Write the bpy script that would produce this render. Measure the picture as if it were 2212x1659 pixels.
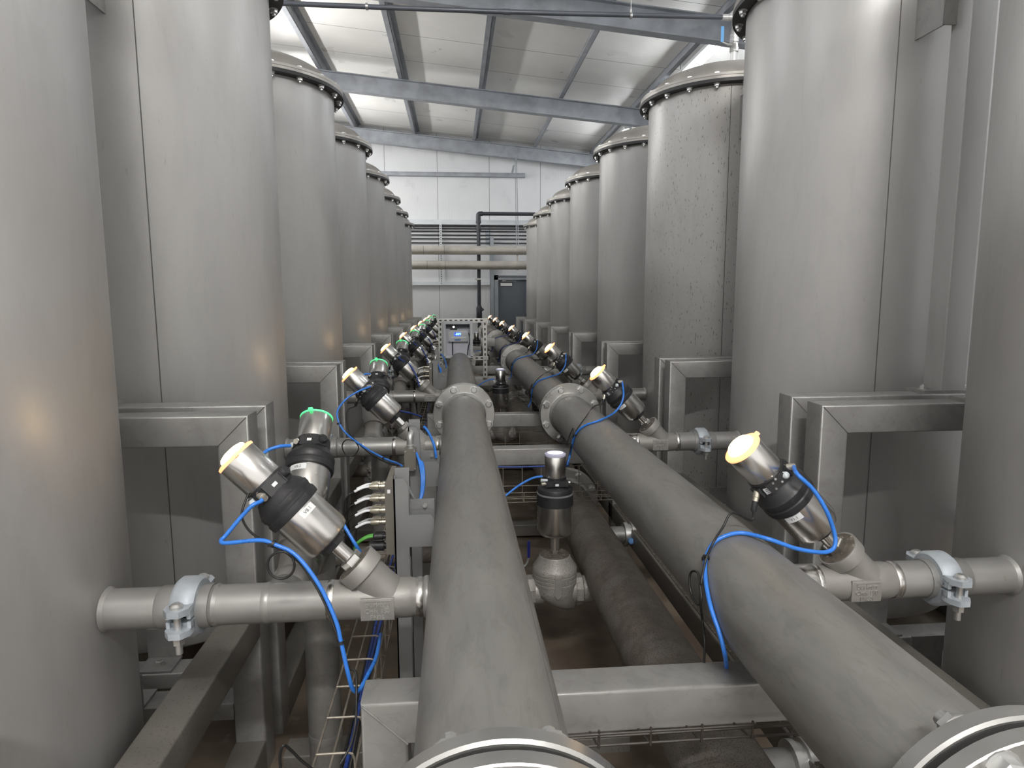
import bpy, math, random
from mathutils import Vector, Matrix
random.seed(7)
for o in list(bpy.data.objects): bpy.data.objects.remove(o)
sc = bpy.context.scene
col = sc.collection
PI = math.pi
HC = 1.6                      # height of the lens above the floor; everything below is modelled relative to the lens

# ------------------------------------------------------------------ camera
CR = Vector((0.9962045735686506, -0.08700222768303632, -0.0026570621167876086))
CU = Vector((0.013871849211427674, 0.12855351392351666, 0.9916055495293336))
CF = Vector((0.08593032012008732, 0.9878788419822064, -0.12927248030240585))
FPX = 1416.02
cam = bpy.data.objects.new('camera', bpy.data.cameras.new('camera'))
col.objects.link(cam)
cam.data.sensor_width = 36; cam.data.lens = FPX / 2212 * 36
cam.data.clip_start = .02; cam.data.clip_end = 100
m = Matrix.Identity(4)
for i in range(3):
    m[i][0] = CR[i]; m[i][1] = CU[i]; m[i][2] = -CF[i]
cam.matrix_world = m
sc.camera = cam

def at(px, py, Y):
    """the point at distance Y down the hall that a pixel of the photograph looks at"""
    d = CF + CR * ((px - 1106) / FPX) - CU * ((py - 829.5) / FPX)
    return d * (Y / d.y)

# ------------------------------------------------------------------ view, world
sc.view_settings.view_transform = 'Standard'
sc.view_settings.look = 'None'
sc.view_settings.exposure = .88
sc.view_settings.gamma = 1.0
sc.view_settings.use_curve_mapping = False
w = bpy.data.worlds.new('world'); sc.world = w; w.use_nodes = True
w.node_tree.nodes['Background'].inputs[0].default_value = (1, .975, .94, 1)
w.node_tree.nodes['Background'].inputs[1].default_value = 0.72
sc.cycles.use_denoising = True
sc.cycles.max_bounces = 8
LAMP = 54.0                   # strength of the tube lamps' diffusers

# ------------------------------------------------------------------ materials
def M(name, c, met=0.0, rough=.5, var=.12, scale=6, stretch=(1, 1, 1), rvar=.1, bump=0, bscale=60, speck=None, spot=None, emis=None, coat=0, scuff=None):
    """speck = (colour, scale, threshold); spot = broad stain (colour, scale, threshold)"""
    mt = bpy.data.materials.new(name); mt.use_nodes = True
    nt = mt.node_tree; N = nt.nodes; L = nt.links
    b = N['Principled BSDF']
    b.inputs['Metallic'].default_value = met
    b.inputs['Roughness'].default_value = rough
    b.inputs['Base Color'].default_value = (*c, 1)
    if coat: b.inputs['Coat Weight'].default_value = coat
    if emis:
        b.inputs['Emission Color'].default_value = (*emis[0], 1); b.inputs['Emission Strength'].default_value = emis[1]
    if var or speck or spot or bump:
        tc = N.new('ShaderNodeTexCoord'); oi = N.new('ShaderNodeObjectInfo')
        mul = N.new('ShaderNodeVectorMath'); mul.operation = 'SCALE'; mul.inputs[0].default_value = (31, 17, 23)
        L.new(oi.outputs['Random'], mul.inputs['Scale'])
        mp = N.new('ShaderNodeVectorMath'); mp.operation = 'MULTIPLY_ADD'
        L.new(tc.outputs['Object'], mp.inputs[0]); mp.inputs[1].default_value = stretch; L.new(mul.outputs[0], mp.inputs[2])
        def noise(s, det=4, src=None):
            n = N.new('ShaderNodeTexNoise'); n.inputs['Scale'].default_value = s; n.inputs['Detail'].default_value = det
            L.new((src or mp).outputs[0], n.inputs['Vector']); return n
        def rng(src, a, bb, lo, hi):
            r = N.new('ShaderNodeMapRange'); r.inputs[1].default_value = a; r.inputs[2].default_value = bb
            r.inputs[3].default_value = lo; r.inputs[4].default_value = hi; L.new(src, r.inputs[0]); return r.outputs[0]
        n1 = noise(scale, 6)
        fac = rng(n1.outputs['Fac'], .3, .7, 1 - var, 1 + var)
        hs = N.new('ShaderNodeMix'); hs.data_type = 'RGBA'; hs.blend_type = 'MULTIPLY'; hs.inputs[0].default_value = 1
        hs.inputs[6].default_value = (*c, 1)
        cmb = N.new('ShaderNodeCombineColor'); [L.new(fac, cmb.inputs[i]) for i in range(3)]
        L.new(cmb.outputs[0], hs.inputs[7]); out = hs.outputs[2]
        L.new(rng(n1.outputs['Fac'], .3, .7, max(0, rough - rvar), min(1, rough + rvar)), b.inputs['Roughness'])
        for s in (spot, speck):
            if not s: continue
            n2 = noise(s[1], 3)
            f2 = rng(n2.outputs['Fac'], s[2], s[2] + .08, 0, s[3] if len(s) > 3 else 1)
            mx = N.new('ShaderNodeMix'); mx.data_type = 'RGBA'; L.new(f2, mx.inputs[0]); L.new(out, mx.inputs[6]); mx.inputs[7].default_value = (*s[0], 1)
            out = mx.outputs[2]
        if scuff:                                              # faint curved scratches and rubbed patches: (darken, scale)
            for sc_, lo, hi, dst in ((scuff[1], .50, .60, 2.5), (scuff[1] * 3.1, .54, .60, 1.2)):
                n4 = noise(sc_, 8); n4.inputs['Distortion'].default_value = dst; n4.inputs['Roughness'].default_value = .62
                f4 = rng(n4.outputs['Fac'], lo, hi, 1, 1 - scuff[0])
                mx = N.new('ShaderNodeMix'); mx.data_type = 'RGBA'; mx.blend_type = 'MULTIPLY'; mx.inputs[0].default_value = 1
                cm = N.new('ShaderNodeCombineColor'); [L.new(f4, cm.inputs[i]) for i in range(3)]
                L.new(out, mx.inputs[6]); L.new(cm.outputs[0], mx.inputs[7]); out = mx.outputs[2]
        L.new(out, b.inputs['Base Color'])
        if bump:
            n3 = noise(bscale, 3); bp = N.new('ShaderNodeBump'); bp.inputs['Strength'].default_value = bump; bp.inputs['Distance'].default_value = .002
            L.new(n3.outputs['Fac'], bp.inputs['Height']); L.new(bp.outputs[0], b.inputs['Normal'])
    return mt

def ribbed(name, c, axis, pitch, rough=.4, seam=None, var=.04, depth=.25):
    """sheet cladding: shallow ribs across one axis, thin dark joints every `seam` metres"""
    mt = M(name, c, 0, rough, var, 2)
    nt = mt.node_tree; N = nt.nodes; L = nt.links; b = N['Principled BSDF']
    tc = N.new('ShaderNodeTexCoord'); sp = N.new('ShaderNodeSeparateXYZ'); L.new(tc.outputs['Object'], sp.inputs[0])
    a = sp.outputs['XYZ'.index(axis)]
    def math_(op, x, y=None):
        n = N.new('ShaderNodeMath'); n.operation = op
        for i, q in enumerate((x, y)):
            if q is None: continue
            if isinstance(q, (int, float)): n.inputs[i].default_value = q
            else: L.new(q, n.inputs[i])
        return n.outputs[0]
    ph = math_('SINE', math_('MULTIPLY', a, 2 * PI / pitch))
    bp = N.new('ShaderNodeBump'); bp.inputs['Strength'].default_value = depth; bp.inputs['Distance'].default_value = .004
    L.new(math_('POWER', math_('ABSOLUTE', ph), 6), bp.inputs['Height']); L.new(bp.outputs[0], b.inputs['Normal'])
    if seam:
        fr = math_('FRACT', math_('DIVIDE', math_('ADD', a, seam[1]), seam[0]))
        g = math_('LESS_THAN', fr, .012 / seam[0])
        mx = N.new('ShaderNodeMix'); mx.data_type = 'RGBA'; L.new(g, mx.inputs[0])
        src = b.inputs['Base Color'].links[0].from_socket
        L.new(src, mx.inputs[6]); mx.inputs[7].default_value = (.25, .25, .26, 1); L.new(mx.outputs[2], b.inputs['Base Color'])
    return mt

MT = dict(
 tank=M('tank_steel', (.42, .415, .406), .2, .42, .07, 3, (1, 1, .25), .06, .12, 120, speck=((.3, .28, .26), 60, .70, .5), spot=((.37, .36, .35), 2.2, .60, .5), scuff=(.03, 4.5)),
 tank2=M('speckled_tank_steel', (.44, .433, .422), .2, .42, .07, 3, (1, 1, .3), .06, .12, 120, speck=((.13, .115, .10), 120, .625, .85), spot=((.38, .36, .33), 2.2, .60, .5), scuff=(.035, 4.5)),
 dome=M('dome_steel', (.37, .35, .325), .35, .42, .15, 5, speck=((.25, .22, .2), 50, .66, .6)),
 seam=M('weld_seam', (.15, .145, .14), .4, .5, .1),
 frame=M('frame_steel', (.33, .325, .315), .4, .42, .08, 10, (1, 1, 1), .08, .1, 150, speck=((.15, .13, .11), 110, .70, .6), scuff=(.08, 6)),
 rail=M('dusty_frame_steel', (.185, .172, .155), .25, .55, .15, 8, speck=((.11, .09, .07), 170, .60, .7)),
 pipe=M('header_steel', (.25, .243, .231), .35, .47, .10, 9, (2.5, .6, 2.5), .08, .08, 140, speck=((.19, .175, .16), 40, .68, .5), spot=((.24, .23, .215), 4, .60, .5), scuff=(.075, 6)),
 dirty=M('dirty_pipe_steel', (.19, .165, .14), .2, .6, .25, 30, (1, 1, 1), .1, .3, 150, speck=((.06, .045, .035), 280, .53, .6), spot=((.26, .245, .225), 8, .50, .5)),
 branch=M('branch_steel', (.32, .315, .305), .5, .38, .08, 12, (1, 1, 1), .08, .06, 150, speck=((.25, .2, .15), 55, .68, .6)),
 cast=M('cast_steel', (.30, .288, .272), .35, .48, .08, 18, rvar=.06, bump=.10, bscale=260, speck=((.2, .18, .16), 160, .68, .5)),
 castd=M('grimy_cast_steel', (.33, .315, .295), .3, .5, .15, 18, bump=.3, bscale=200, speck=((.13, .10, .08), 230, .57, .8)),
 polish=M('polished_steel', (.66, .645, .625), 1, .26, .03, 9, (1, 1, 1), .02, speck=((.5, .45, .38), 170, .74, .4)),
 bolt=M('bolt_steel', (.62, .62, .61), .85, .32, .05),
 flange=M('flange_steel', (.52, .515, .50), .9, .34, .08, 9),
 galv=M('galvanised_clamp', (.42, .46, .50), .25, .55, .15, 25, bump=.2, bscale=120),
 beam=M('galvanised_beam', (.33, .35, .38), .3, .5, .18, 5, rvar=.08, speck=((.10, .06, .04), 30, .72, .7), spot=((.42, .44, .47), 3, .58, .6)),
 strut=M('strut_steel', (.5, .5, .48), .7, .38, .12, 20),
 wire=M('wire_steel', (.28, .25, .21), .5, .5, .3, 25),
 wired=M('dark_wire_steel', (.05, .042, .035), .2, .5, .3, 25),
 black=M('black_plastic', (.022, .022, .024), 0, .45, .15, 30, bump=.15, bscale=200, speck=((.09, .085, .08), 60, .68, .5)),
 ring=M('black_ring', (.018, .018, .02), 0, .5, .1),  # backing ring below the tank flange, plain black on every face
 rubber=M('black_rubber', (.012, .012, .012), 0, .6, .1),
 cable=M('black_cable', (.018, .018, .018), 0, .45, .1),
 gcable=M('grey_cable', (.2, .21, .22), 0, .45, .1),
 blue=M('blue_hose', (.035, .20, .70), 0, .33, .08, 30),
 dkblue=M('dark_blue_hose', (.02, .06, .30), 0, .35, .2, 30),
 green=M('green_cable', (.12, .45, .08), 0, .45, .08),
 white=M('white_plastic', (.78, .79, .8), 0, .4, .03),
 plug=M('pale_grey_plug', (.55, .6, .62), 0, .4, .03),
 sleeve=M('white_sleeve', (.82, .83, .86), 0, .4, .02),
 ink=M('dark_ink', (.03, .03, .035), 0, .5, 0),
 nickel=M('nickel_fitting', (.62, .58, .48), .9, .3, .1, 20),
 gland=M('grey_gland', (.45, .43, .38), .6, .35, .1),
 panel=M('grey_painted_bracket', (.25, .253, .255), .3, .45, .05, 14, bump=.1, bscale=150),
 island=M('grey_valve_block', (.20, .185, .16), .4, .5, .1),
 boxgrey=M('grey_enclosure', (.50, .52, .55), 0, .4, .03),
 boxwhite=M('pale_lilac_back_panel', (.62, .62, .70), 0, .45, .03),
 lcd=M('lcd_screen', (.01, .02, .25), 0, .3, 0, emis=((.02, .06, .9), .9)),
 lcdtxt=M('lcd_digits', (.1, .5, .9), 0, .3, 0, emis=((.25, .8, 1), 2.2)),
 led=M('white_pilot_light', (.9, .9, 1), 0, .3, 0, emis=((.9, .92, 1), 3)),
 bluebadge=M('blue_badge', (.06, .16, .42), 0, .4, .05),
 lens_o=M('orange_lens', (.9, .45, .28), 0, .3, 0, emis=((1, .33, .12), 1.1)),
 hot_o=M('orange_lamp', (1, .8, .5), 0, .3, 0, emis=((1, .72, .34), 7)),
 lens_g=M('green_lens', (.15, .8, .35), 0, .3, 0, emis=((.06, .85, .25), .55)),
 hot_g=M('green_lamp', (.5, 1, .6), 0, .3, 0, emis=((.25, 1, .45), 2)),
 lens_c=M('clear_lens', (.55, .55, .72), 0, .2, 0),
 hot_c=M('white_lamp', (.75, .75, .9), 0, .2, 0, emis=((.8, .8, 1), .5)),
 grime=M('gritty_dirt', (.10, .085, .07), .1, .8, .4, 60, bump=.5, bscale=150, speck=((.35, .32, .28), 90, .6, .8)),
 door=M('grey_door_paint', (.105, .125, .145), 0, .45, .08, 3),
 doorframe=M('grey_door_frame', (.30, .33, .36), .1, .45, .08, 5),
 dkpipe=M('dark_grey_pipe', (.035, .038, .048), 0, .4, .1),
 conduit=M('dark_conduit', (.03, .032, .036), 0, .4, .1),
 trunk=M('white_trunking', (.62, .65, .68), .1, .4, .05),
 wallpipe=M('wall_pipe_steel', (.50, .475, .43), .2, .45, .12, 6, speck=((.25, .22, .18), 30, .70, .5)),
 airpipe=M('grey_air_pipe', (.10, .11, .13), .2, .4, .1),
 bluehandle=M('blue_handle', (.13, .38, .75), 0, .4, .03),
 bluecap=M('pale_blue_cap', (.13, .30, .62), 0, .5, .25, 60),
 darkbluehandle=M('dark_blue_handle', (.012, .02, .17), 0, .4, .03),
 lamp=M('lamp_diffuser', (1, 1, 1), 0, .3, 0, emis=((.95, .975, 1), LAMP)),
 lamp2=M('bright_lamp_diffuser', (1, 1, 1), 0, .3, 0, emis=((1, .98, .95), LAMP * 2.9)),
 lamp4=M('strong_lamp_diffuser', (1, 1, 1), 0, .3, 0, emis=((1, .985, .96), LAMP * 1.5)),
 lamp3=M('far_lamp_diffuser', (1, 1, 1), 0, .3, 0, emis=((.95, .975, 1), LAMP * .5)),
 lampbody=M('lamp_body', (.7, .72, .74), 0, .4, .02),
 floor=M('dirty_concrete', (.17, .135, .10), 0, .8, .3, 3.5, bump=.3, bscale=40, speck=((.30, .26, .20), 8, .62, .4), spot=((.085, .06, .042), 1.6, .52, .7)),
 wall=ribbed('white_wall_sheet', (.70, .715, .73), 'X', .115, .35, (1.145, .786 + 1.145 * 8)),
 sidewall=ribbed('white_side_sheet', (.68, .69, .70), 'Y', .115, .4, (1.1, 20)),
 roof=ribbed('white_roof_sheet', (.84, .83, .80), 'Y', .11, .36, (1.0, 20.3), .05, .2),
)

# ------------------------------------------------------------------ mesh building
def parts(name, mat, parent, mbs):
    return [q.build(name, mat, parent) for q in mbs]
class MB:
    def __init__(s): s.v = []; s.f = []
    def add(s, vs, fs):
        n = len(s.v); s.v += [Vector(q) for q in vs]; s.f += [[i + n for i in q] for q in fs]; return s
    def merge(s, o): return s.add(o.v, o.f)
    def box(s, x0, x1, y0, y1, z0, z1):
        return s.add([(x, y, z) for x in (x0, x1) for y in (y0, y1) for z in (z0, z1)],
                     [(0, 1, 3, 2), (4, 6, 7, 5), (0, 4, 5, 1), (2, 3, 7, 6), (0, 2, 6, 4), (1, 5, 7, 3)])
    def rings(s, rings, cap=True):
        n = len(rings[0]); vs = [p for r in rings for p in r]; fs = []
        for i in range(len(rings) - 1):
            for j in range(n):
                k = (j + 1) % n
                fs.append((i * n + j, i * n + k, (i + 1) * n + k, (i + 1) * n + j))
        if cap:
            fs.append(tuple(reversed(range(n)))); fs.append(tuple(range((len(rings) - 1) * n, len(rings) * n)))
        return s.add(vs, fs)
    def lathe(s, prof, o=(0, 0, 0), axis=(0, 0, 1), n=32, cap=True, phase=0):
        a = Vector(axis).normalized(); o = Vector(o)
        u = a.orthogonal().normalized() if abs(a.z) < .999 else Vector((1, 0, 0)); v = a.cross(u)
        rs = [[o + a * t + (u * math.cos(2 * PI * j / n + phase) + v * math.sin(2 * PI * j / n + phase)) * max(r, 1e-5) for j in range(n)] for r, t in prof]
        return s.rings(rs, cap)
    def cyl(s, p0, p1, r, n=24, r1=None):
        p0 = Vector(p0); p1 = Vector(p1); d = p1 - p0
        return s.lathe([(r, 0), (r if r1 is None else r1, d.length)], p0, d, n)
    def ringz(s, r0, r1, t0, t1, o, axis, n=40):
        """flat annular disc"""
        return s.lathe([(r0, t0), (r1, t0), (r1, t1), (r0, t1), (r0, t0)], o, axis, n, cap=False)
    def hexbolt(s, o, axis, r=.012, h=.009, shank=.006, ext=.012):
        s.lathe([(r * 1.25, 0), (r * 1.25, .002), ], o, axis, 16)
        s.lathe([(r, .002), (r, h * .8 + .002), (r * .8, h + .002)], o, axis, 6)
        if ext: s.lathe([(shank, h), (shank, h + ext)], o, axis, 10)
        return s
    def tube(s, pts, r, n=8, sub=6, smooth=True):
        P = [Vector(p) for p in pts]
        if smooth and len(P) > 2:
            Q = []
            for i in range(len(P) - 1):
                p0 = P[max(i - 1, 0)]; p1 = P[i]; p2 = P[i + 1]; p3 = P[min(i + 2, len(P) - 1)]
                for k in range(sub):
                    t = k / sub
                    Q.append(.5 * ((2 * p1) + (p2 - p0) * t + (2 * p0 - 5 * p1 + 4 * p2 - p3) * t * t + (3 * p1 - p0 - 3 * p2 + p3) * t ** 3))
            P = Q + [P[-1]]
        nrm = None; rs = []
        for i, p in enumerate(P):
            d = (P[min(i + 1, len(P) - 1)] - P[max(i - 1, 0)]).normalized()
            if nrm is None: nrm = d.orthogonal().normalized()
            else:
                nrm = nrm - d * nrm.dot(d); nrm = nrm.normalized() if nrm.length > 1e-6 else d.orthogonal().normalized()
            b = d.cross(nrm)
            rs.append([p + (nrm * math.cos(2 * PI * j / n) + b * math.sin(2 * PI * j / n)) * r for j in range(n)])
        return s.rings(rs)
    def sweep(s, path, wa, wb, N, rad=.008, closed=False):
        """square hollow section along a planar path with mitred corners; N = normal of the plane; wa = width in plane"""
        N = Vector(N).normalized(); P = [Vector(p) for p in path]
        sec = []
        for cx, cy, a0 in ((1, 1, 0), (-1, 1, 90), (-1, -1, 180), (1, -1, 270)):
            for k in range(4):
                a = math.radians(a0 + 30 * k)
                sec.append((cx * (wa / 2 - rad) + rad * math.cos(a), cy * (wb / 2 - rad) + rad * math.sin(a)))
        rs = []
        for i, p in enumerate(P):
            t1 = (P[i] - P[i - 1]).normalized() if i > 0 else None
            t2 = (P[i + 1] - P[i]).normalized() if i < len(P) - 1 else None
            t1 = t1 or t2; t2 = t2 or t1
            n1 = N.cross(t1); n2 = N.cross(t2)
            mit = (n1 + n2) / (1 + n1.dot(n2))
            rs.append([p + mit * a + N * b for a, b in sec])
        return s.rings(rs)
    def bar(s, p0, p1, wa, wb, N, rad=.006): return s.sweep([p0, p1], wa, wb, N, rad)
    def prism(s, poly, axis, a, b):
        """extrude a 2-D polygon; axis 'Y': poly in (x,z); 'X': poly in (y,z); 'Z': poly in (x,y)"""
        f = {'Y': lambda q, t: (q[0], t, q[1]), 'X': lambda q, t: (t, q[0], q[1]), 'Z': lambda q, t: (q[0], q[1], t)}[axis]
        return s.rings([[f(q, a) for q in poly], [f(q, b) for q in poly]])
    def xf(s, mat): s.v = [mat @ q for q in s.v]; return s
    def build(s, name, mat, parent=None, loc=None, flat=False):
        me = bpy.data.meshes.new(name)
        o = bpy.data.objects.new(name, me)
        if parent is None:
            lo = Vector([min(q[i] for q in s.v) for i in range(3)]); hi = Vector([max(q[i] for q in s.v) for i in range(3)])
            base = Vector(((lo.x + hi.x) / 2, (lo.y + hi.y) / 2, lo.z)); o.location = base
        else:
            root = parent
            while root.parent: root = root.parent
            base = root.location.copy(); o.parent = parent
        me.from_pydata([q - base for q in s.v], [], s.f)
        bm_fix(me)
        me.materials.append(MT[mat])
        if not flat:
            me.shade_smooth(); me.set_sharp_from_angle(angle=math.radians(38))
        col.objects.link(o); return o

import bmesh
def bm_fix(me):
    b = bmesh.new(); b.from_mesh(me)
    bmesh.ops.recalc_face_normals(b, faces=b.faces); b.to_mesh(me); b.free()

def thing(name, loc, label, cat, group=None):
    o = bpy.data.objects.new(name, None); o.empty_display_size = .05
    o.location = Vector(loc); col.objects.link(o); return tag(o, label, cat, group)
def tag(o, label=None, cat=None, group=None, kind=None):
    for k, q in (('label', label), ('category', cat), ('group', group), ('kind', kind)):
        if q: o[k] = q
    return o
def dup(root, off, label=None, group=None):
    off = Vector(off)
    def cp(o, par):
        c = o.copy(); col.objects.link(c)
        if par: c.parent = par
        for ch in kids.get(o, ()): cp(ch, c)
        return c
    kids = {}
    def walk(o):
        kids[o] = list(o.children)
        for ch in kids[o]: walk(ch)
    walk(root)
    r = cp(root, None); r.location = root.location + off
    if label: r['label'] = label
    if group: r['group'] = group
    return r
def struct(mb, name, mat, flat=False): return tag(mb.build(name, mat, flat=flat), kind='structure')
def text(s_, size, ext, mat4, align='CENTER'):
    cu = bpy.data.curves.new('t', 'FONT'); cu.body = s_; cu.size = size; cu.extrude = ext; cu.align_x = align; cu.align_y = 'CENTER'; cu.resolution_u = 3
    ob = bpy.data.objects.new('t', cu); col.objects.link(ob)
    dg = bpy.context.evaluated_depsgraph_get(); me = bpy.data.meshes.new_from_object(ob.evaluated_get(dg))
    mb = MB().add([mat4 @ v.co for v in me.vertices], [list(p.vertices) for p in me.polygons])
    bpy.data.objects.remove(ob); bpy.data.curves.remove(cu); bpy.data.meshes.remove(me)
    return mb
ORD = ['nearest', 'second', 'third', 'fourth', 'fifth', 'sixth', 'seventh', 'farthest']
def nth(k, n=8):
    return 'nearest to the camera' if k == 0 else ('farthest, by the end wall' if k == n - 1 else ORD[k] + ' from the camera')

# ================================================================== dimensions
S = 1.5928                                  # pitch of the tanks
YT = [1.465 + k * S for k in range(8)]      # tank centres down the hall
XL, XR, RT, RF, ZT = -1.2994, 1.8967, .5138, .5773, 1.327
FZ = -1.6                                   # floor
XML, ZML, XMR, ZMR, RP = .0446, -.634, .6401, -.644, .1095
YW = 15.0                                   # end wall
def roofz(x): return 3.385 - .0925 * x      # underside of the purlins

# ================================================================== the hall
struct(MB().box(-6, 4.6, -3.2, YW + .1, FZ - .12, FZ), 'floor', 'floor')
struct(MB().box(-6, 4.6, YW, YW + .12, FZ, 4.4), 'wall_back', 'wall')
struct(MB().box(-6.1, -6, -3.2, YW + .1, FZ, 4.4), 'wall_left', 'sidewall')
struct(MB().box(4.6, 4.7, -3.2, YW + .1, FZ, 3.4), 'wall_right', 'sidewall')
b = MB()
for x0, x1 in ((-6.1, 4.7),):
    za, zb = roofz(x0) + .16, roofz(x1) + .16
    b.rings([[(x0, y, za), (x1, y, zb), (x1, y, zb + .1), (x0, y, za + .1)] for y in (-3.2, YW + .1)])
struct(b, 'ceiling', 'roof')
# rafters (I beams, hung under the purlins) and purlins
n = 1
sl = -.0925
for Y in (3.95, 7.5, 11.05, 14.55):
    b = MB(); x0, x1 = -6, 4.6
    d = .27
    for (dy0, dy1, t0, t1) in ((-.07, .07, 0, .013), (-.005, .005, .013, d - .013), (-.07, .07, d - .013, d)):
        b.rings([[(x, Y + .07 + dy0, roofz(x) - t0), (x, Y + .07 + dy1, roofz(x) - t0), (x, Y + .07 + dy1, roofz(x) - t1), (x, Y + .07 + dy0, roofz(x) - t1)] for x in (x0, x1)])
    struct(b, 'trim_%d' % n, 'beam'); n += 1
for x in (-4.7, -3.35, -2.05, -.8, .47, 1.77, 3.03, 4.2):
    z = roofz(x); b = MB()
    b.box(x - .035, x + .035, -3.2, YW, z, z + .006)                # Z section: bottom flange, web, top flange
    b.box(x + .029, x + .035, -3.2, YW, z, z + .16)
    b.box(x + .029, x + .1, -3.2, YW, z + .15, z + .156)
    struct(b, 'trim_%d' % n, 'beam'); n += 1
    for Y in (7.5, 11.05, 14.55):                                    # bolted cleats on the purlin
        pass

# --- end wall fittings
Yw = YW
b = MB().box(-1.75, 1.6, Yw - .12, Yw, 2.66, 2.745); b.box(-1.75, 1.6, Yw - .14, Yw - .12, 2.725, 2.745); b.box(-1.75, 1.6, Yw - .14, Yw - .12, 2.66, 2.67)
tag(b.build('cladding_rail', 'beam'), 'long grey steel rail across the white end wall below the last rafter', 'rail')
b = MB().box(-2.2, 2.6, Yw - .08, Yw - .001, 1.63, 1.735)
tag(b.build('cable_trunking', 'trunk'), 'pale horizontal cable trunking along the end wall above the dark conduits', 'trunking')
for i, z in enumerate((1.60, 1.546, 1.486, 1.405, 1.324, 1.233)):
    b = MB().cyl((-2.2, Yw - .04, z), (2.6, Yw - .04, z), .014 if i else .018, 10)
    tag(b.build('conduit', 'conduit'), 'dark horizontal conduit on the end wall, %s' % ('directly under the pale trunking' if i == 0 else ('lowest of the six, just above the big pipes' if i == 5 else ORD[i] + ' from the top of the six')), 'conduit', 'dark conduits on the end wall')
t = thing('perforated_strut', (-.28, Yw - .1, .3), 'pale perforated strut hanging upright on the end wall behind the two big pipes', 'strut')
b = MB().box(-.305, -.255, Yw - .1, Yw - .08, .3, 1.66); b.build('channel', 'trunk', t)
for k in range(26): MB().box(-.288, -.272, Yw - .103, Yw - .099, .33 + k * .05, .355 + k * .05).build('slot', 'ink', t)
b = MB().box(-2.2, .80, Yw - .09, Yw, .31, .375); b.box(-2.2, .80, Yw - .095, Yw - .09, .30, .312)
tag(b.build('wall_channel', 'trunk'), 'galvanised horizontal channel across the end wall left of the door', 'channel')
b = MB().box(.815, .895, Yw - .1, Yw, FZ, 1.36)
tag(b.build('wall_post', 'doorframe'), 'grey steel post on the end wall beside the door', 'post')
b = MB().box(.715, .80, Yw - .03, Yw, 1.20, 1.62)
tag(b.build('cable_cover', 'doorframe'), 'grey cover plate behind the conduits on the end wall beside the post', 'plate')
# door
dz = .447
t = thing('door_1', (1.45, Yw, FZ), 'dark grey door in the end wall with a small white sign', 'door'); t['kind'] = 'structure'
MB().box(.99, 2.0, Yw - .05, Yw - .005, FZ, dz - .03).build('door_leaf', 'door', t)
b = MB().box(.905, .99, Yw - .09, Yw, FZ, dz + .075); b.box(2.0, 2.08, Yw - .09, Yw, FZ, dz + .075); b.box(.905, 2.08, Yw - .09, Yw, dz - .03, dz + .075)
b.build('door_frame', 'doorframe', t)
b = MB().box(.94, 2.05, Yw - .095, Yw - .085, dz + .03, dz + .045); b.build('door_drip', 'ink', t)
b = MB().box(1.08, 1.16, Yw - .1, Yw - .05, .385, .405); b.cyl((1.12, Yw - .1, .39), (1.40, Yw - .09, .388), .006, 8); b.build('door_closer', 'strut', t)
sg = MB().box(1.03, 1.325, Yw - .055, Yw - .05, .268, .368).build('door_sign', 'ink', t)
MB().box(1.045, 1.31, Yw - .058, Yw - .054, .283, .353).build('sign_face', 'white', sg)
# big wall pipes
for z, lb, mt_ in ((.999, 'upper of two thick horizontal steel pipes before the end wall', 'wallpipe'), (.694, 'lower of two thick horizontal steel pipes before the end wall', 'wallpipe')):
    t = thing('wall_pipe', (0, 13.95, z), lb, 'pipe', 'thick pipes before the end wall')
    MB().cyl((-2.6, 13.95, z), (2.9, 13.95, z), .089, 32).build('pipe_barrel', mt_, t)
    for x in (-.62, -.19) if z > .9 else (-.55, -.18): MB().lathe([(.0895, -.004), (.0915, 0), (.0895, .004)], (x, 13.95, z), (1, 0, 0), 32).build('weld_bead', 'seam', t)
t = thing('pipe_hanger', (1.33, 13.95, .6), 'two thin hanger rods with clamps carrying the thick wall pipes', 'hanger')
MB().cyl((1.315, 13.93, 1.08), (1.34, 14.5, 3.0), .008, 8).build('rod', 'beam', t); MB().cyl((1.36, 13.97, 1.08), (1.37, 14.5, 3.0), .008, 8).build('rod', 'beam', t)
for z in (.999, .694): MB().ringz(.0895, .0985, -.02, .02, (1.335, 13.95, z), (1, 0, 0), 32).build('clamp', 'wallpipe', t)
MB().box(1.32, 1.35, 13.94, 13.96, .785, .905).build('link', 'wallpipe', t)
MB().prism([(1.24, 2.60), (1.29, 2.83), (1.33, 2.85), (1.31, 2.70)], 'Y', 14.5, 14.515).build('beam_clip', 'beam', t); MB().prism([(1.36, 2.97), (1.41, 2.99), (1.41, 3.09)], 'Y', 14.5, 14.515).build('beam_clip', 'beam', t)
# dark pipe with elbow
t = thing('dark_riser_pipe', (.53, 14.2, -.6), 'dark grey plastic pipe rising before the end wall and turning right at an elbow', 'pipe')
b = MB().tube([(.528, 14.1, -.62), (.528, 14.1, 1.70)], .038, 16); b.tube([(.528, 14.1, 1.765), (2.9, 14.1, 1.765)], .038, 16); b.build('pipe_barrel', 'dkpipe', t)
b = MB().tube([(.528, 14.1, 1.58), (.528, 14.1, 1.72), (.545, 14.1, 1.757), (.58, 14.1, 1.765), (.62, 14.1, 1.765)], .05, 16); b.lathe([(.056, 0), (.056, .04)], (.528, 14.1, 1.57)); b.lathe([(.052, 0), (.052, .1)], (.528, 14.1, 1.42)); b.build('elbow', 'dkpipe', t)
b = MB().lathe([(.045, 0), (.062, .03), (.062, .26), (.04, .3)], (.528, 14.1, -.45)); b.cyl((.55, 14.07, -.26), (.62, 14.07, -.22), .025); b.build('valve_body', 'dkpipe', t)
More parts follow.
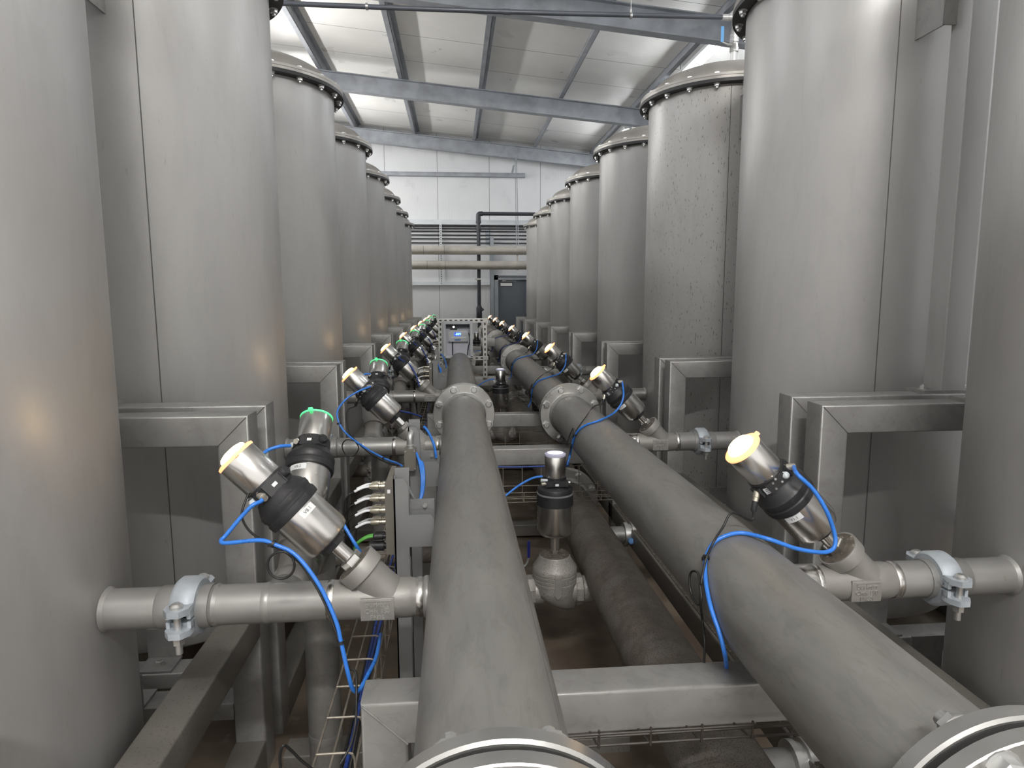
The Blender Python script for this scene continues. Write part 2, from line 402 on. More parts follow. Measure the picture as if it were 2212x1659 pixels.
b = MB().ringz(.039, .052, -.02, .02, (.528, 14.1, .41), (0, 0, 1)); b.box(.45, .50, 14.09, 14.4, .395, .425); b.box(.45, .61, 14.05, 14.08, .40, .42); b.build('pipe_clip', 'strut', t)

# ================================================================== lamps
def batten(loc, length, along, label, dm='lamp', hw=.02):
    x, y, z = loc; t = thing('batten_light', loc, label, 'lamp', 'tube lamps under the roof')
    h = length / 2; dx, dy = (h, .035) if along == 'X' else (.035, h)
    MB().box(x - (dx if along == 'X' else hw), x + (dx if along == 'X' else hw), y - (dy if along == 'Y' else hw), y + (dy if along == 'Y' else hw), z + .04, z + .085).build('housing', 'lampbody', t)
    d = MB()
    A = (1, 0, 0) if along == 'X' else (0, 1, 0); o = (x - h, y, z + .01) if along == 'X' else (x, y - h, z + .01)
    d.lathe([(.04, 0), (.048, .01), (.048, length - .01), (.04, length)], o, A, 16); d.build('diffuser', dm, t)
    for sgn in (-.7, .7):
        xx, yy = (x + sgn * h, y) if along == 'X' else (x, y + sgn * h)
        MB().cyl((xx, yy, z + .075), (xx, yy, roofz(xx) + .165), .005, 6).build('hanger', 'beam', t)
    return t
batten((.3, -2.0, 2.8), 1.5, 'X', 'tube lamp across the aisle behind the camera', 'lamp2')


for k, (y, l) in enumerate(((1.2, 1.5), (4.6, 1.5), (8.7, 1.5), (12.75, 1.6))):
    batten((3.13, y, 2.95 if k > 1 else 2.6), l, 'Y', 'glowing white tube lamp above the right tank row, %s' % ('nearest', 'second', 'over the third dome', 'farthest, over the fourth dome')[k], dm='lamp3', hw=.07 if k > 1 else .02)
    batten((-3.0, y, 2.65), l, 'Y', 'tube lamp hidden above the left tank row, %s from the camera' % ORD[k], dm='lamp3' if k < 2 else 'lamp4')

# ================================================================== tanks
def seam_angle(px, py, xc, yc):
    d = CF + CR * ((px - 1106) / FPX) - CU * ((py - 829.5) / FPX)
    A = d.x ** 2 + d.y ** 2; B = -2 * (d.x * xc + d.y * yc); C_ = xc * xc + yc * yc - RT * RT
    t = (-B - math.sqrt(max(0, B * B - 4 * A * C_))) / (2 * A)
    return math.atan2(d.y * t - yc, d.x * t - xc)
def tank(xc, yc, side, label, mat='tank'):
    """side = +1 for the right row (nozzle and frame on its -x side)"""
    t = thing('steel_tank', (xc, yc, -1.42), label, 'tank', 'tall steel tanks')
    zb = -1.42
    prof = [(.30, zb + .02), (.45, zb + .0), (RT - .012, zb + .03), (RT, zb + .06), (RT, ZT)]
    sh = MB().lathe([(r, z) for r, z in prof], (xc, yc, 0), n=96, cap=True).build('shell', mat, t)
    a = seam_angle(1913.7, 486, XR, YT[1]) if side > 0 else seam_angle(323, 500, XL, YT[1])
    p = (xc + math.cos(a) * RT, yc + math.sin(a) * RT)
    MB().cyl((*p, zb + .05), (*p, ZT - .01), .0022, 6).build('vertical_seam', 'seam', sh)
    rg = MB().ringz(RT - .01, RF, 0, .02, (xc, yc, ZT), (0, 0, 1), 96).build('backing_ring', 'ring', t)
    fl = MB().ringz(RT - .02, RF - .001, .0205, .036, (xc, yc, ZT), (0, 0, 1), 96).build('flange', 'dome', t)
    MB().ringz(RT - .03, RF - .004, .039, .054, (xc, yc, ZT), (0, 0, 1), 96).build('dome_flange', 'dome', t)
    d = [(RT - .012, .054), (RT - .014, .072)] + [((RT - .014) * math.cos(q), .072 + .168 * math.sin(q)) for q in [i * PI / 2 / 14 for i in range(1, 15)]]
    MB().lathe(d, (xc, yc, ZT), n=96).build('dome', 'dome', t)
    nb = MB(); nb.lathe([(.035, .225), (.035, .26), (.02, .26), (.02, .29)], (xc, yc, ZT), n=16); nb.build('top_fitting', 'bolt', t)
    bolt0 = None
    for i in range(20):
        q = 2 * PI * (i + .5) / 20; x, y = xc + .547 * math.cos(q), yc + .547 * math.sin(q)
        if bolt0 is None:
            bm_ = MB(); bm_.hexbolt((x, y, ZT), (0, 0, -1), .0165, .018, .009, .010); bm_.hexbolt((x, y, ZT + .054), (0, 0, 1), .0165, .012, .009, 0); bm_.cyl((x, y, ZT - .004), (x, y, ZT + .058), .009, 8)
            bolt0 = bm_.build('bolt', 'bolt', fl); b0 = Vector((x, y, 0))
        else:
            c = bolt0.copy(); col.objects.link(c); c.parent = fl; c.location = Vector((x, y, 0)) - b0
    # nozzle towards the valves
    zn = -.688 if side < 0 else -.695
    xs = xc - side * (RT - .01); xe = -.608 if side < 0 else 1.198
    b = MB().cyl((xs, yc, zn), (xe, yc, zn), .0445, 32); b.lathe([(.0445, 0), (.050, .006), (.0445, .014)], (xs - side * .008, yc, zn), (-side, 0, 0), 32)
    b.lathe([(.0445, 0), (.0475, .004), (.0475, .05)], (xe + side * .06, yc, zn), (-side, 0, 0), 32)
    b.build('nozzle', 'branch', t)
    # legs standing on the skid frame, bolted down, and the lugs that hold the shell
    for sg in (-1, 1):
        yl = yc + sg * .68
        lg = MB().bar((xc, yl, -.352), (xc, yl, 1.30), .1, .1, (0, 1, 0)).build('leg', 'tank', t)
        b = MB().box(xc - .12, xc + .12, yl - .055, yl + .05, -.364, -.352); b.build('base_plate', 'frame', lg)
        for dx in (-.085, .085): MB().hexbolt((xc + dx, yl, -.352), (0, 0, 1), .014, .012, .007, .006).build('base_bolt', 'bolt', lg)
        ya = yl + sg * .05; yb2 = yc + sg * (RT - .025)
        xa = xc - side * .0; xb = xc - side * .10
        b = MB()
        y0, y1 = sorted((yl - sg * .02, yc + sg * (RT - .06)))
        xo, xi = sorted((xa, xb))
        b.box(xo, xi, y0, y1, 1.24, 1.25)
        b.prism([(xo, .99), (xi, .99), (xi, 1.25), (xo, 1.25)], 'Y', (y0 if sg < 0 else y1 - .008), (y0 + .008 if sg < 0 else y1))
        xx0, xx1 = (xb, xb + side * .008)
        b.box(min(xx0, xx1), max(xx0, xx1), y0, y1, .99, 1.25)
        b.build('lug', 'frame', t)
    return t
tl = tank(XL, YT[0], -1, 'tall grey steel tank at the left edge of the photo, nearest of the left row')
tr = tank(XR, YT[0], 1, 'tall grey steel tank at the right edge of the photo, nearest of the right row')
LT = {0: tl}; RTk = {0: tr}
for k in range(1, 8):
    dup(tl, (0, k * S, 0), 'tall grey steel tank in the left row, %s' % nth(k))
    dup(tr, (0, k * S, 0), 'tall grey steel tank in the right row, %s' % (nth(k) if k != 2 else 'shell freckled with dark specks, third'))
for o in list(bpy.data.objects):            # the third right tank is freckled
    if o.name.startswith('steel_tank') and o.location.x > 0 and abs(o.location.y - YT[2]) < .01:
        for ch in o.children:
            if ch.name.startswith('shell'):
                ch.data = ch.data.copy(); ch.data.materials[0] = MT['tank2']

# ================================================================== skid frames
def skid(xi, xo, yc, side, zr, label):
    xm0, xm1 = sorted((xi, xo)); t = thing('skid_frame', ((xi + xo) / 2, yc, FZ), label, 'frame', 'skid frames of the tanks')
    zt = -.364; c = .05
    for sg, nm in ((-1, 'portal'), (1, 'portal')):
        y = yc + (-.697 if sg < 0 else .692)
        xa, xb = xm0 + c, xm1 - c
        p = MB().sweep([(xa, y, FZ), (xa, y, zt - c), (xb, y, zt - c), (xb, y, FZ)], .1, .1, (0, 1, 0), .008)
        po = p.build(nm, 'frame', t)
        for (x0, x1) in ((xm0, xm0 + .1), (xm1, xm1 - .1)): MB().tube([(x0 + (x1 - x0) * .06, y - .0502, zt - .006), (x1, y - .0502, zt - .1)], .0016, 6, smooth=False).build('mitre_weld', 'seam', po)
        MB().bar((xa + .05, y, -1.37), (xb - .05, y, -1.37), .06, .1, (0, 1, 0)).build('cross_member', 'frame', t)
    for x in (xm0 + c, xm1 - c):
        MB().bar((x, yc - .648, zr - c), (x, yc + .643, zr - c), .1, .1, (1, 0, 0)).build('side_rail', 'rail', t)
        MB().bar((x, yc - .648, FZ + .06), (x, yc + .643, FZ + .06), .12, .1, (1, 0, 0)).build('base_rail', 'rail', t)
    for sg in (-1, 1):
        for dx in (-.2, .2):
            b = MB(); x = (xi + xo) / 2 + dx; y0 = yc + sg * .692
            b.box(x - .06, x + .06, y0 - .05, y0 + .05, -1.34, -1.332); b.box(x - .06, x + .06, y0 - sg * .05 - .004, y0 - sg * .05 + .004, -1.34, -1.22)
            b.hexbolt((x, y0, -1.332), (0, 0, 1), .016, .014, .008, .006)
            b.build('foot_bracket', 'frame', t)
    return t
sl_ = skid(-.655, -1.945, YT[0], -1, -1.01, 'grey box section skid frame under the nearest left tank')
sr_ = skid(1.245, 2.553, YT[0], 1, -1.03, 'grey box section skid frame under the nearest right tank')
for k in range(1, 8):
    dup(sl_, (0, k * S, 0), 'grey box section skid frame around the left row tank, %s' % nth(k))
    dup(sr_, (0, k * S, 0), 'grey box section skid frame around the right row tank, %s' % nth(k))

# ================================================================== header pipes
def spool(x, z, y0, y1, label, mat='pipe', r=RP, fl=(True, True), weld=None):
    t = thing('pipe_spool', (x, (y0 + y1) / 2, z), label, 'pipe', 'flanged header pipes')
    MB().cyl((x, y0 + .03, z), (x, y1 - .03, z), r, 64).build('pipe_barrel', mat, t)
    sm = MB(); q = .95; sm.tube([(x + r * math.sin(q), y0 + .1, z + r * math.cos(q)), (x + r * math.sin(q), y1 - .1, z + r * math.cos(q))], .0008, 6, smooth=False); sm.build('long_seam', 'seam', t)
    for e, (y, sg) in enumerate(((y0, 1), (y1, -1))):
        if not fl[e]: continue
        f = MB().ringz(r - .004, .166, .006, .0062, (x, y, z), (0, sg, 0), 72); f.lathe([(.166, .006), (.17, .009), (.17, .028), (.168, .030), (r, .030)], (x, y, z), (0, sg, 0), 72, cap=False)
        f.lathe([(r + .012, .030), (r + .012, .05), (r + .004, .058), (r, .062)], (x, y, z), (0, sg, 0), 64, cap=False)
        fo = f.build('flange', 'flange', t)
        gk = MB().ringz(.1, .1635, -.0, .006, (x, y, z), (0, sg, 0), 48).build('gasket', 'rubber', fo)
        b0 = None
        for i in range(8):
            a = PI / 8 + i * PI / 4; p = Vector((x + .1475 * math.cos(a), y + sg * .030, z + .1475 * math.sin(a)))
            if b0 is None: b0 = MB().hexbolt(p, (0, sg, 0), .0185, .016, .010, .014 if sg > 0 else .004).build('bolt', 'bolt', fo); pb = p
            else:
                c = b0.copy(); col.objects.link(c); c.parent = fo; c.location = p - pb
    return t
FY = [.632, 3.61, 6.80, 9.98, 13.15]
side_names = ('left header', XML, ZML), ('right header', XMR, ZMR)
for nm, x, z in side_names:
    spool(x, z, .20, FY[0], 'flanged grey pipe end of the %s at the bottom of the photo' % nm, fl=(False, True))
    for i in range(4):
        spool(x, z, FY[i], FY[i + 1], 'long grey flanged pipe length of the %s, %s' % (nm, ('nearest length', 'second length', 'third length', 'farthest length')[i]))
ZLW = -1.137
for i in range(4):
    y0 = FY[i] if i else .2
    spool(.632, ZLW, y0, FY[i + 1], 'dirty brown stained lower pipe under the right header, %s' % ('nearest length', 'second length', 'third length', 'farthest length')[i], 'dirty', fl=(i > 0, True))
spool(.05, -1.20, .2, 13.15, 'lower pipe running hidden under the left header', 'dirty', fl=(False, False))

# ================================================================== pipe supports (portals) between the rows
YP = [1.245 + k * 2 * S for k in range(4)] + [3.39 + k * 2 * S for k in range(4)]
YP.sort()
def support(y, label):
    t = thing('pipe_support', (.36, y, FZ), label, 'support', 'box section pipe supports')
    c = .045; xa, xb = -.193 + c, .92 - c; z = -.78 - c
    po = MB().sweep([(xa, y, FZ), (xa, y, z), (xb, y, z), (xb, y, FZ)], .09, .09, (0, 1, 0), .007).build('portal', 'frame', t)
    MB().tube([(-.189, y - .0455, -.784), (-.103, y - .0455, -.868)], .0022, 6, smooth=False).build('mitre_weld', 'frame', po); MB().tube([(.916, y - .0455, -.784), (.83, y - .0455, -.868)], .0022, 6, smooth=False).build('mitre_weld', 'frame', po)
    for x, zz in ((XML, ZML), (XMR, ZMR)):
        MB().box(x - .035, x + .035, y - .03, y + .03, -.78, zz - RP + .002).build('saddle', 'frame', t)
    return t
s0 = support(YP[0], 'grey box section pipe support under the two headers at the bottom of the photo')
for k, y in enumerate(YP[1:], 1): dup(s0, (0, y - YP[0], 0), 'grey box section pipe support under the two headers, %s' % nth(k))
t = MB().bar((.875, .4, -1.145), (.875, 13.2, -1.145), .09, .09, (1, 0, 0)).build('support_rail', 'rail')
tag(t, 'long low dusty box rail running beside the dirty lower pipe', 'rail')
b = MB()
for i in range(5): b.box(.84, .91, .5 + i * 2.55, 2.95 + i * 2.55, -1.1, -1.097)
o_ = b.build('rail_grit', 'grime'); tag(o_, 'gritty dirt lying along the top of the low dusty rail', 'dirt', kind='stuff')
for i, (y, xx0, xx1, zt_) in enumerate(((4.25, -.9, .8, -1.50), (6.0, -.9, .8, -1.5), (2.15, -.6, .6, -1.54))):
    b = MB().bar((xx0, y, zt_ - .04), (xx1, y, zt_ - .04), .08, .1, (0, 1, 0))
    tag(b.build('floor_beam', 'rail'), 'low steel beam lying across the floor below the headers, %s' % ('behind the nearest clear topped valve', 'farther one', 'near one')[i], 'beam')

# ================================================================== angle seat valves
def R_head(A, X0):
    A = Vector(A).normalized(); X0 = Vector(X0); X0 = (X0 - A * X0.dot(A)).normalized(); Yv = A.cross(X0)
    return Matrix((X0, Yv, A)).transposed().to_4x4()
def head(t, org, Rm, rot, lens, hot, t0=0.0, tall=1.0, sticker=None, rk=1.0, body_face=.122):
    """actuator, collar, electronics ring, cap and lamp along local +Z from `org`"""
    T = Matrix.Translation(Vector(org)) @ Rm @ Matrix.Rotation(math.radians(rot), 4, 'Z')
    T0 = Matrix.Translation(Vector(org)) @ Rm
    f = body_face
    P = lambda prof, n=40: MB().lathe([(r * rk, tt) for r, tt in prof], n=n).xf(T)
    MB().lathe([(.026, f), (.026, f + .018), (.023, f + .021)], n=6).xf(T).build('bonnet_nut', 'polish', t)
    MB().lathe([(.017, f + .02), (.017, f + .074)], n=24).xf(T).build('stem', 'polish', t)
    MB().lathe([(.031, f + .060), (.033, f + .064), (.033, f + .078)], n=8).xf(T).build('actuator_base', 'black', t)
    a0 = f + .075; L = .107 * tall
    P([(.028, a0), (.045, a0 + .002), (.055, a0 + .007), (.059, a0 + .018), (.059, a0 + L)]).build('actuator', 'polish', t)
    c0 = a0 + L
    co = P([(.058, c0 - .004), (.0645, c0 - .003), (.066, c0 + .004), (.066, c0 + .014), (.0635, c0 + .017), (.0635, c0 + .022), (.0655, c0 + .026), (.0655, c0 + .036), (.062, c0 + .040), (.060, c0 + .046), (.052, c0 + .058), (.0475, c0 + .066), (.0475, c0 + .094)], 56)
    co = co.build('collar', 'black', t)
    e = c0 + .078                                             # middle of the electronics ring
    cyl_at = lambda ph, r, z: Vector((r * math.cos(math.radians(ph)), r * math.sin(math.radians(ph)), z))
    def block(ph, w, h, r0, r1, z):
        return MB().box(r0, r1, -w / 2, w / 2, z - h / 2, z + h / 2).xf(T @ Matrix.Rotation(math.radians(ph), 4, 'Z'))
    b = MB()
    for ph in (-75, 55, 140): block(ph, .03, .026, .035, .052, e - .004).build('port_housing', 'black', co)
    block(-5, .05, .026, .04, .0495, e).build('connector_housing', 'black', co); block(100, .05, .03, .035, .0485, e - .004).build('rear_housing', 'black', co)
    block(-35, .024, .017, .046, .0486, e - .004).build('data_sticker', 'white', co)
    b = MB()
    for i in range(3): b.merge(block(-35, .017 - .004 * (i == 2), .0012, .0487, .0488, e - .009 + i * .005))
    b.build('sticker_print', 'ink', co)
    block(100, .012, .008, .047, .0490, e - .004).build('small_sticker', 'white', co)
    for ph, dz in ((-14, .008), (-2, .012), (6, -.004), (-17, -.008)): MB().lathe([(.0028, 0), (.0028, .004)], cyl_at(ph, .0485, e + dz), cyl_at(ph, 1, 0), 8).xf(T).build('screw', 'bolt', co)
    q = cyl_at(24, .046, e); MB().lathe([(.0085, 0), (.0085, .010), (.006, .014), (.002, .0155)], q, cyl_at(24, 1, 0), 16).xf(T).build('vent_plug', 'plug', co)
    q = cyl_at(140, .045, e); MB().lathe([(.013, 0), (.013, .014), (.010, .018)], q, cyl_at(140, 1, 0), 20).xf(T).build('blank_plug', 'black', co)
    # pneumatic port leaves the ring sideways and downwards; electrical gland likewise
    pd = (cyl_at(52, .55, 0) + cyl_at(142, .5, 0) + Vector((0, 0, -.55))).normalized()
    q = cyl_at(55, .048, e); MB().lathe([(.0085, -.006), (.0085, .012), (.0068, .013), (.0068, .020)], q, pd, 12).xf(T).build('push_fitting', 'gland', co)
    gd = (cyl_at(-75, 1, 0) + Vector((0, 0, -.55))).normalized()
    q2 = cyl_at(-75, .048, e); g = MB().lathe([(.0085, -.004), (.0085, .014), (.0075, .015), (.0075, .024)], q2, gd, 12).xf(T).build('cable_gland', 'nickel', co)
    MB().lathe([(.0068, .024), (.0068, .046), (.004, .05)], q2, gd, 12).xf(T).build('plug_boot', 'black', g)
    k0 = c0 + .090
    cp = P([(.044, k0 - .004), (.0455, k0), (.0455, k0 + .082), (.0445, k0 + .084)]).build('cap', 'polish', t)
    ln = P([(.0462, k0 + .0825), (.0468, k0 + .0845), (.0468, k0 + (.087 if lens == 'lens_g' else .0885)), (.040, k0 + .0915), (.034, k0 + .092)]).build('lamp_lens', lens, t)
    P([(.033, k0 + .091), *[(r_, k0 + .092 + (h_ * .4 if lens == 'lens_g' else h_)) for r_, h_ in ((.0325, .005), (.028, .010), (.016, .0135), (.002, .0145))]]).build('lamp_bulb', hot, ln)
    MB().box(-.006, .006, .045, .0525, k0 + .083, k0 + .090).xf(T).build('lens_tab', lens, ln)
    if sticker:                                               # curved label wrapped on the actuator
        ph0, txt, wid = sticker; zc = c0 - .016; rr = .0595; n_ = 10; vs = []; fs = []
        for i in range(n_ + 1):
            ph = ph0 + (i / n_ - .5) * wid
            for dz in (-.0085, .0085): vs.append(cyl_at(ph, rr, zc + dz))
        for i in range(n_): fs.append((2 * i, 2 * i + 2, 2 * i + 3, 2 * i + 1))
        s_ = MB().add(vs, fs).xf(T0).build('tag_label', 'white', t)
        # text wrapped the same way
        tm = text(txt, .011, .00005, Matrix.Identity(4))
        tm.v = [Vector((*(cyl_at(ph0 + math.degrees(q.x / rr), rr + .0003, 0)).xy, zc + q.y)) for q in tm.v]
        tm.xf(T0).build('tag_lettering', 'ink', s_)
    return T, cyl_at(55, .048, e), pd, q2, gd, T @ Vector((0, 0, k0 + .1))

LETTER = None
def y_valve(org, label, rot, lens, hot, sticker=None, lean=(-.70, 0, .714), yaw=0, ends=(.14, .062), group=None, grime=True):
    """45 degree valve: body axis along X (before yaw), head leaning to -X and up"""
    org = Vector(org)
    Z = Matrix.Rotation(math.radians(yaw), 4, 'Z')
    A = (Z @ Vector(lean)).normalized(); X0 = Z @ Vector((0, -1, 0)); D = Z @ Vector((1, 0, 0))
    t = thing('angle_seat_valve', org, label, 'valve', group)
    b = MB().lathe([(.041, -ends[0]), (.0445, -ends[0] + .002), (.0455, -.04), (.0455, .04), (.0445, ends[1] - .02), (.041, ends[1])], org, D, 40)
    b.lathe([(.044, .0), (.042, .05), (.0425, .082), (.0435, .088), (.0500, .0885), (.0508, .0895), (.0508, .1205), (.0498, .122)], org, A, 40)
    b.prism([(-.045, -.03), (.03, -.045), (.045, .0), (.03, .04), (-.02, .04)], 'Y', -.02, .02) if False else None
    bo = b.build('valve_body', 'cast', t)
    b = MB().lathe([(.0472, .1215), (.044, .1232), (.026, .1238)], org, A, 32); b.build('bonnet_face', 'grime' if grime else 'castd', bo)
    for dx in (-ends[0], ends[1]): MB().lathe([(.0445, -.008), (.0462, -.003), (.0462, .003), (.0445, .008)], org + D * dx, D, 40).build('weld_ring', 'polish', bo)
    # cast label plate on the camera side of the body
    F_ = X0; U_ = Vector((0, 0, 1))
    pm = Matrix((D, U_, F_)).transposed().to_4x4(); pm = Matrix.Translation(org + F_ * .046 + D * -.032 + U_ * -.006) @ pm
    pl = MB(); pl.sweep([(-.0375, 0, -.004), (.0375, 0, -.004)], .052, .010, (0, 0, 1), .002); pl.xf(pm)
    po = pl.build('label_plate', 'cast', t)
    tx = MB()
    for s_, y_, sz in (('burkert', .012, .0175), ('Class 150', -.0035, .0145), ('PN25', -.018, .0145)):
        m_ = text(s_, sz, .0014, Matrix.Translation((0, y_, .0016))); tx.merge(m_)
    tx.box(-.031, .031, .0205, .0217, .001, .0024)
    tx.xf(pm); tx.build('raised_lettering', 'bolt', po)
    Rm = R_head(A, X0)
    info = head(t, org, Rm, rot, lens, hot, sticker=sticker)
    t['group'] = group or 'valves'
    return t, info, A

GV = 'orange lit angle seat valves of the left header'
GR = 'orange lit angle seat valves of the right header'
XVL, ZVL, XVR, ZVR = -.150, -.688, 1.010, -.695
vl0, il0, AL = y_valve((XVL, YT[0], ZVL), 'large angle seat valve with orange lamp at the near left, label plate on its body', -65, 'lens_o', 'hot_o', (38, 'V8.1', 36), group=GV)
vl1, il1, _ = y_valve((XVL, YT[1], ZVL), 'orange lit angle seat valve on the left header, second from the camera', -22, 'lens_o', 'hot_o', None, group=GV)
for k in range(2, 8): dup(vl1, (0, (k - 1) * S, 0), 'orange lit angle seat valve on the left header, %s' % nth(k))
vr0, ir0, _ = y_valve((XVR, YT[0], ZVR), 'large angle seat valve with glowing orange lamp face at the near right', 0, 'lens_o', 'hot_o', (-34, 'V1.1', 40), group=GR)
for k in range(1, 8): dup(vr0, (0, k * S, 0), 'orange lit angle seat valve on the right header, %s' % nth(k))

# green lit valves leaning away on the left side, one per tank
XG = -.405
vg0, ig0, _ = y_valve((XG, YT[0] + .125, ZVL), 'green lit angle seat valve leaning away behind the nearest left orange valve', -10, 'lens_g', 'hot_g', (72, 'V8.2', 46), yaw=-90, ends=(.075, .11), group='green lit angle seat valves')
for k in range(1, 8): dup(vg0, (0, k * S, 0), 'green lit angle seat valve leaning away on the left side, %s' % nth(k))

# ================================================================== branch pipes, couplings, drops
def coupling_mesh(x, y, z, ax=(1, 0, 0)):
    pass
def coupling(x, y, z, label, mat='galv', tilt=0, group='grooved pipe couplings', r=.0475):
    t = thing('pipe_coupling', (x, y, z), label, 'coupling', group)
    o = Vector((x, y, z)); Rx = Matrix.Translation(o) @ Matrix.Rotation(math.radians(tilt), 4, 'X') @ Matrix.Translation(-o)
    for sg in (1, -1):
        b = MB(); n_ = 18; rings = []
        prof = [(-.026, r), (-.026, r + .012), (-.017, r + .019), (.017, r + .019), (.026, r + .012), (.026, r)]
        for i in range(n_ + 1):
            a = sg * (math.radians(6) + (PI - math.radians(12)) * i / n_)
            rings.append([Vector((x + dx, y - rr * math.cos(a), z + rr * math.sin(a))) for dx, rr in prof])
        b.rings(rings)
        for s2 in (-1, 1):                                   # bolt pads front and back
            yy0 = y + s2 * (r + .004); zz = z + sg * .02
            pad = [(x - .026, yy0), (x + .026, yy0), (x + .026, yy0 + s2 * .028), (x + .012, yy0 + s2 * .046), (x - .012, yy0 + s2 * .046), (x - .026, yy0 + s2 * .028)]
            b.prism(pad, 'Z', zz - .007 + sg * .004, zz + .007 + sg * .004)
            b.box(x - .026, x - .018, min(yy0, yy0 + s2 * .02), max(yy0, yy0 + s2 * .02), min(z + sg * .003, zz), max(z + sg * .003, zz))
            b.box(x + .018, x + .026, min(yy0, yy0 + s2 * .02), max(yy0, yy0 + s2 * .02), min(z + sg * .003, zz), max(z + sg * .003, zz))
        b.xf(Rx); b.build('half_shell', mat, t)
    for s2 in (-1, 1):
        yb_ = y + s2 * (r + .028)
        b = MB().cyl((x, yb_, z - .072), (x, yb_, z + .03), .0075, 12); b.lathe([(.014, 0), (.014, .006), (.008, .011)], (x, yb_, z + .031), (0, 0, 1), 20)
        b.lathe([(.014, 0), (.014, .003)], (x, yb_, z - .034), (0, 0, 1), 16); b.lathe([(.0125, 0), (.0125, .014)], (x, yb_, z - .050), (0, 0, 1), 6)
        b.xf(Rx); b.build('bolt', 'bolt', t)
    return t
def branch(k, side):
    pass
# left branch: coupling -> tee for the green valve -> orange valve -> header
y = YT[0]
t = thing('branch_pipe', (-.45, y, ZVL), 'steel branch pipe from the nearest left tank to its orange lit valve', 'pipe', 'left branch pipes')
MB().cyl((-.598, y, ZVL), (XVL - .142, y, ZVL), .0445, 40).build('pipe_barrel', 'branch', t)
for x, w_ in ((-.545, .006), (-.432, .003)): MB().lathe([(.0446, -.008), (.0462 + w_ * .3, 0), (.0446, .008)], (x, y, ZVL), (1, 0, 0), 40).build('weld_ring', 'branch', t)
MB().lathe([(.0446, 0), (.0478, .003), (.0478, .045)], (-.598, y, ZVL), (1, 0, 0), 40).build('grooved_end', 'branch', t)
b = MB().lathe([(.047, .0), (.047, .048), (.0455, .05)], (XG, y, ZVL), (0, 1, 0), 32)
b.build('tee_outlet', 'branch', t)
BL = t
t = thing('header_stub', (-.085, y, ZVL), 'short bright stub between the nearest left valve and the left header', 'pipe', 'left header stubs')
b = MB().lathe([(.0445, 0), (.0445, .045)], (XVL + .064, y, ZVL), (1, 0, 0), 40); b.build('pipe_barrel', 'polish', t)
b = MB().lathe([(.0446, .006), (.0475, .01), (.0475, .018), (.0446, .022)], (XVL + .064, y, ZVL), (1, 0, 0), 40); b.build('weld_ring', 'branch', t)
SL = t
CL = coupling(-.603, y, ZVL, 'galvanised grooved coupling on the nearest left branch pipe')
t = thing('drop_pipe', (XG, y + .42, FZ), 'vertical steel drop pipe behind the nearest left branch pipe', 'pipe', 'left drop pipes')
yd = y + .405
b = MB().tube([(XG, y + .235, ZVL), (XG, y + .30, ZVL), (XG, y + .36, ZVL - .012), (XG, yd - .012, ZVL - .06), (XG, yd, ZVL - .12), (XG, yd, FZ)], .0485, 24, 5); b.build('pipe_barrel', 'pipe', t)
MB().lathe([(.049, -.012), (.0505, 0), (.049, .012)], (XG, yd, -1.30), n=24).build('weld_ring', 'branch', t); MB().lathe([(.049, -.012), (.0515, 0), (.049, .012)], (XG, y + .24, ZVL), (0, 1, 0), 24).build('weld_ring', 'branch', t)
DP = t
# right branch
t = thing('branch_pipe', (1.15, y, ZVR), 'steel branch pipe from the nearest right valve to the right tank', 'pipe', 'right branch pipes')
MB().cyl((XVR + .064, y, ZVR), (1.188, y, ZVR), .0445, 40).build('pipe_barrel', 'branch', t)
b = MB().lathe([(.0446, 0), (.0478, .003), (.0478, .04)], (1.19, y, ZVR), (-1, 0, 0), 40); b.build('weld_ring', 'branch', t)
BR = t
t = thing('header_stub', (.83, y, ZVR), 'short steel stub between the right header and the nearest right valve', 'pipe', 'right header stubs')
MB().cyl((.725, y, ZVR), (XVR - .142, y, ZVR), .0445, 40).build('pipe_barrel', 'branch', t)
b = MB().lathe([(.0446, 0), (.046, .002), (.046, .05), (.0446, .052)], (XVR - .195, y, ZVR), (1, 0, 0), 40); b.build('weld_ring', 'polish', t)
SR = t
CRr = coupling(1.192, y, ZVR, 'galvanised grooved coupling on the nearest right branch pipe')
# low drains
yr = y - .055
t = thing('drain_pipe', (.9, yr, ZLW), 'low steel drain pipe from the dirty lower pipe to the nearest right tank', 'pipe', 'right drain pipes')
MB().cyl((.71, yr, ZLW), (1.42, yr, ZLW), .04, 24).build('pipe_barrel', 'branch', t)
MB().lathe([(.044, -.03), (.058, -.028), (.058, -.012), (.05, -.01), (.05, .004), (.06, .006), (.06, .024), (.044, .026)], (.83, yr, ZLW), (1, 0, 0), 32).build('clamp_ring', 'bolt', t)
MB().lathe([(.013, -.02), (.016, .004), (.0165, .012), (.012, .02), (.004, .023)], (.825, yr - .058, ZLW - .012), (-.25, -1, .3), 16).build('blue_cap', 'bluecap', t)
DR = t
t = thing('drain_pipe', (-.6, y, -1.22), 'low steel drain pipe below the nearest left branch pipe', 'pipe', 'left drain pipes')
MB().cyl((-.79, y, -1.22), (-.02, y, -1.22), .0445, 24).build('pipe_barrel', 'dirty', t)
DL = t
CD = coupling(-.603, y, -1.22, 'dusty grooved coupling on the low drain below the nearest left branch pipe', 'castd', group='low couplings')
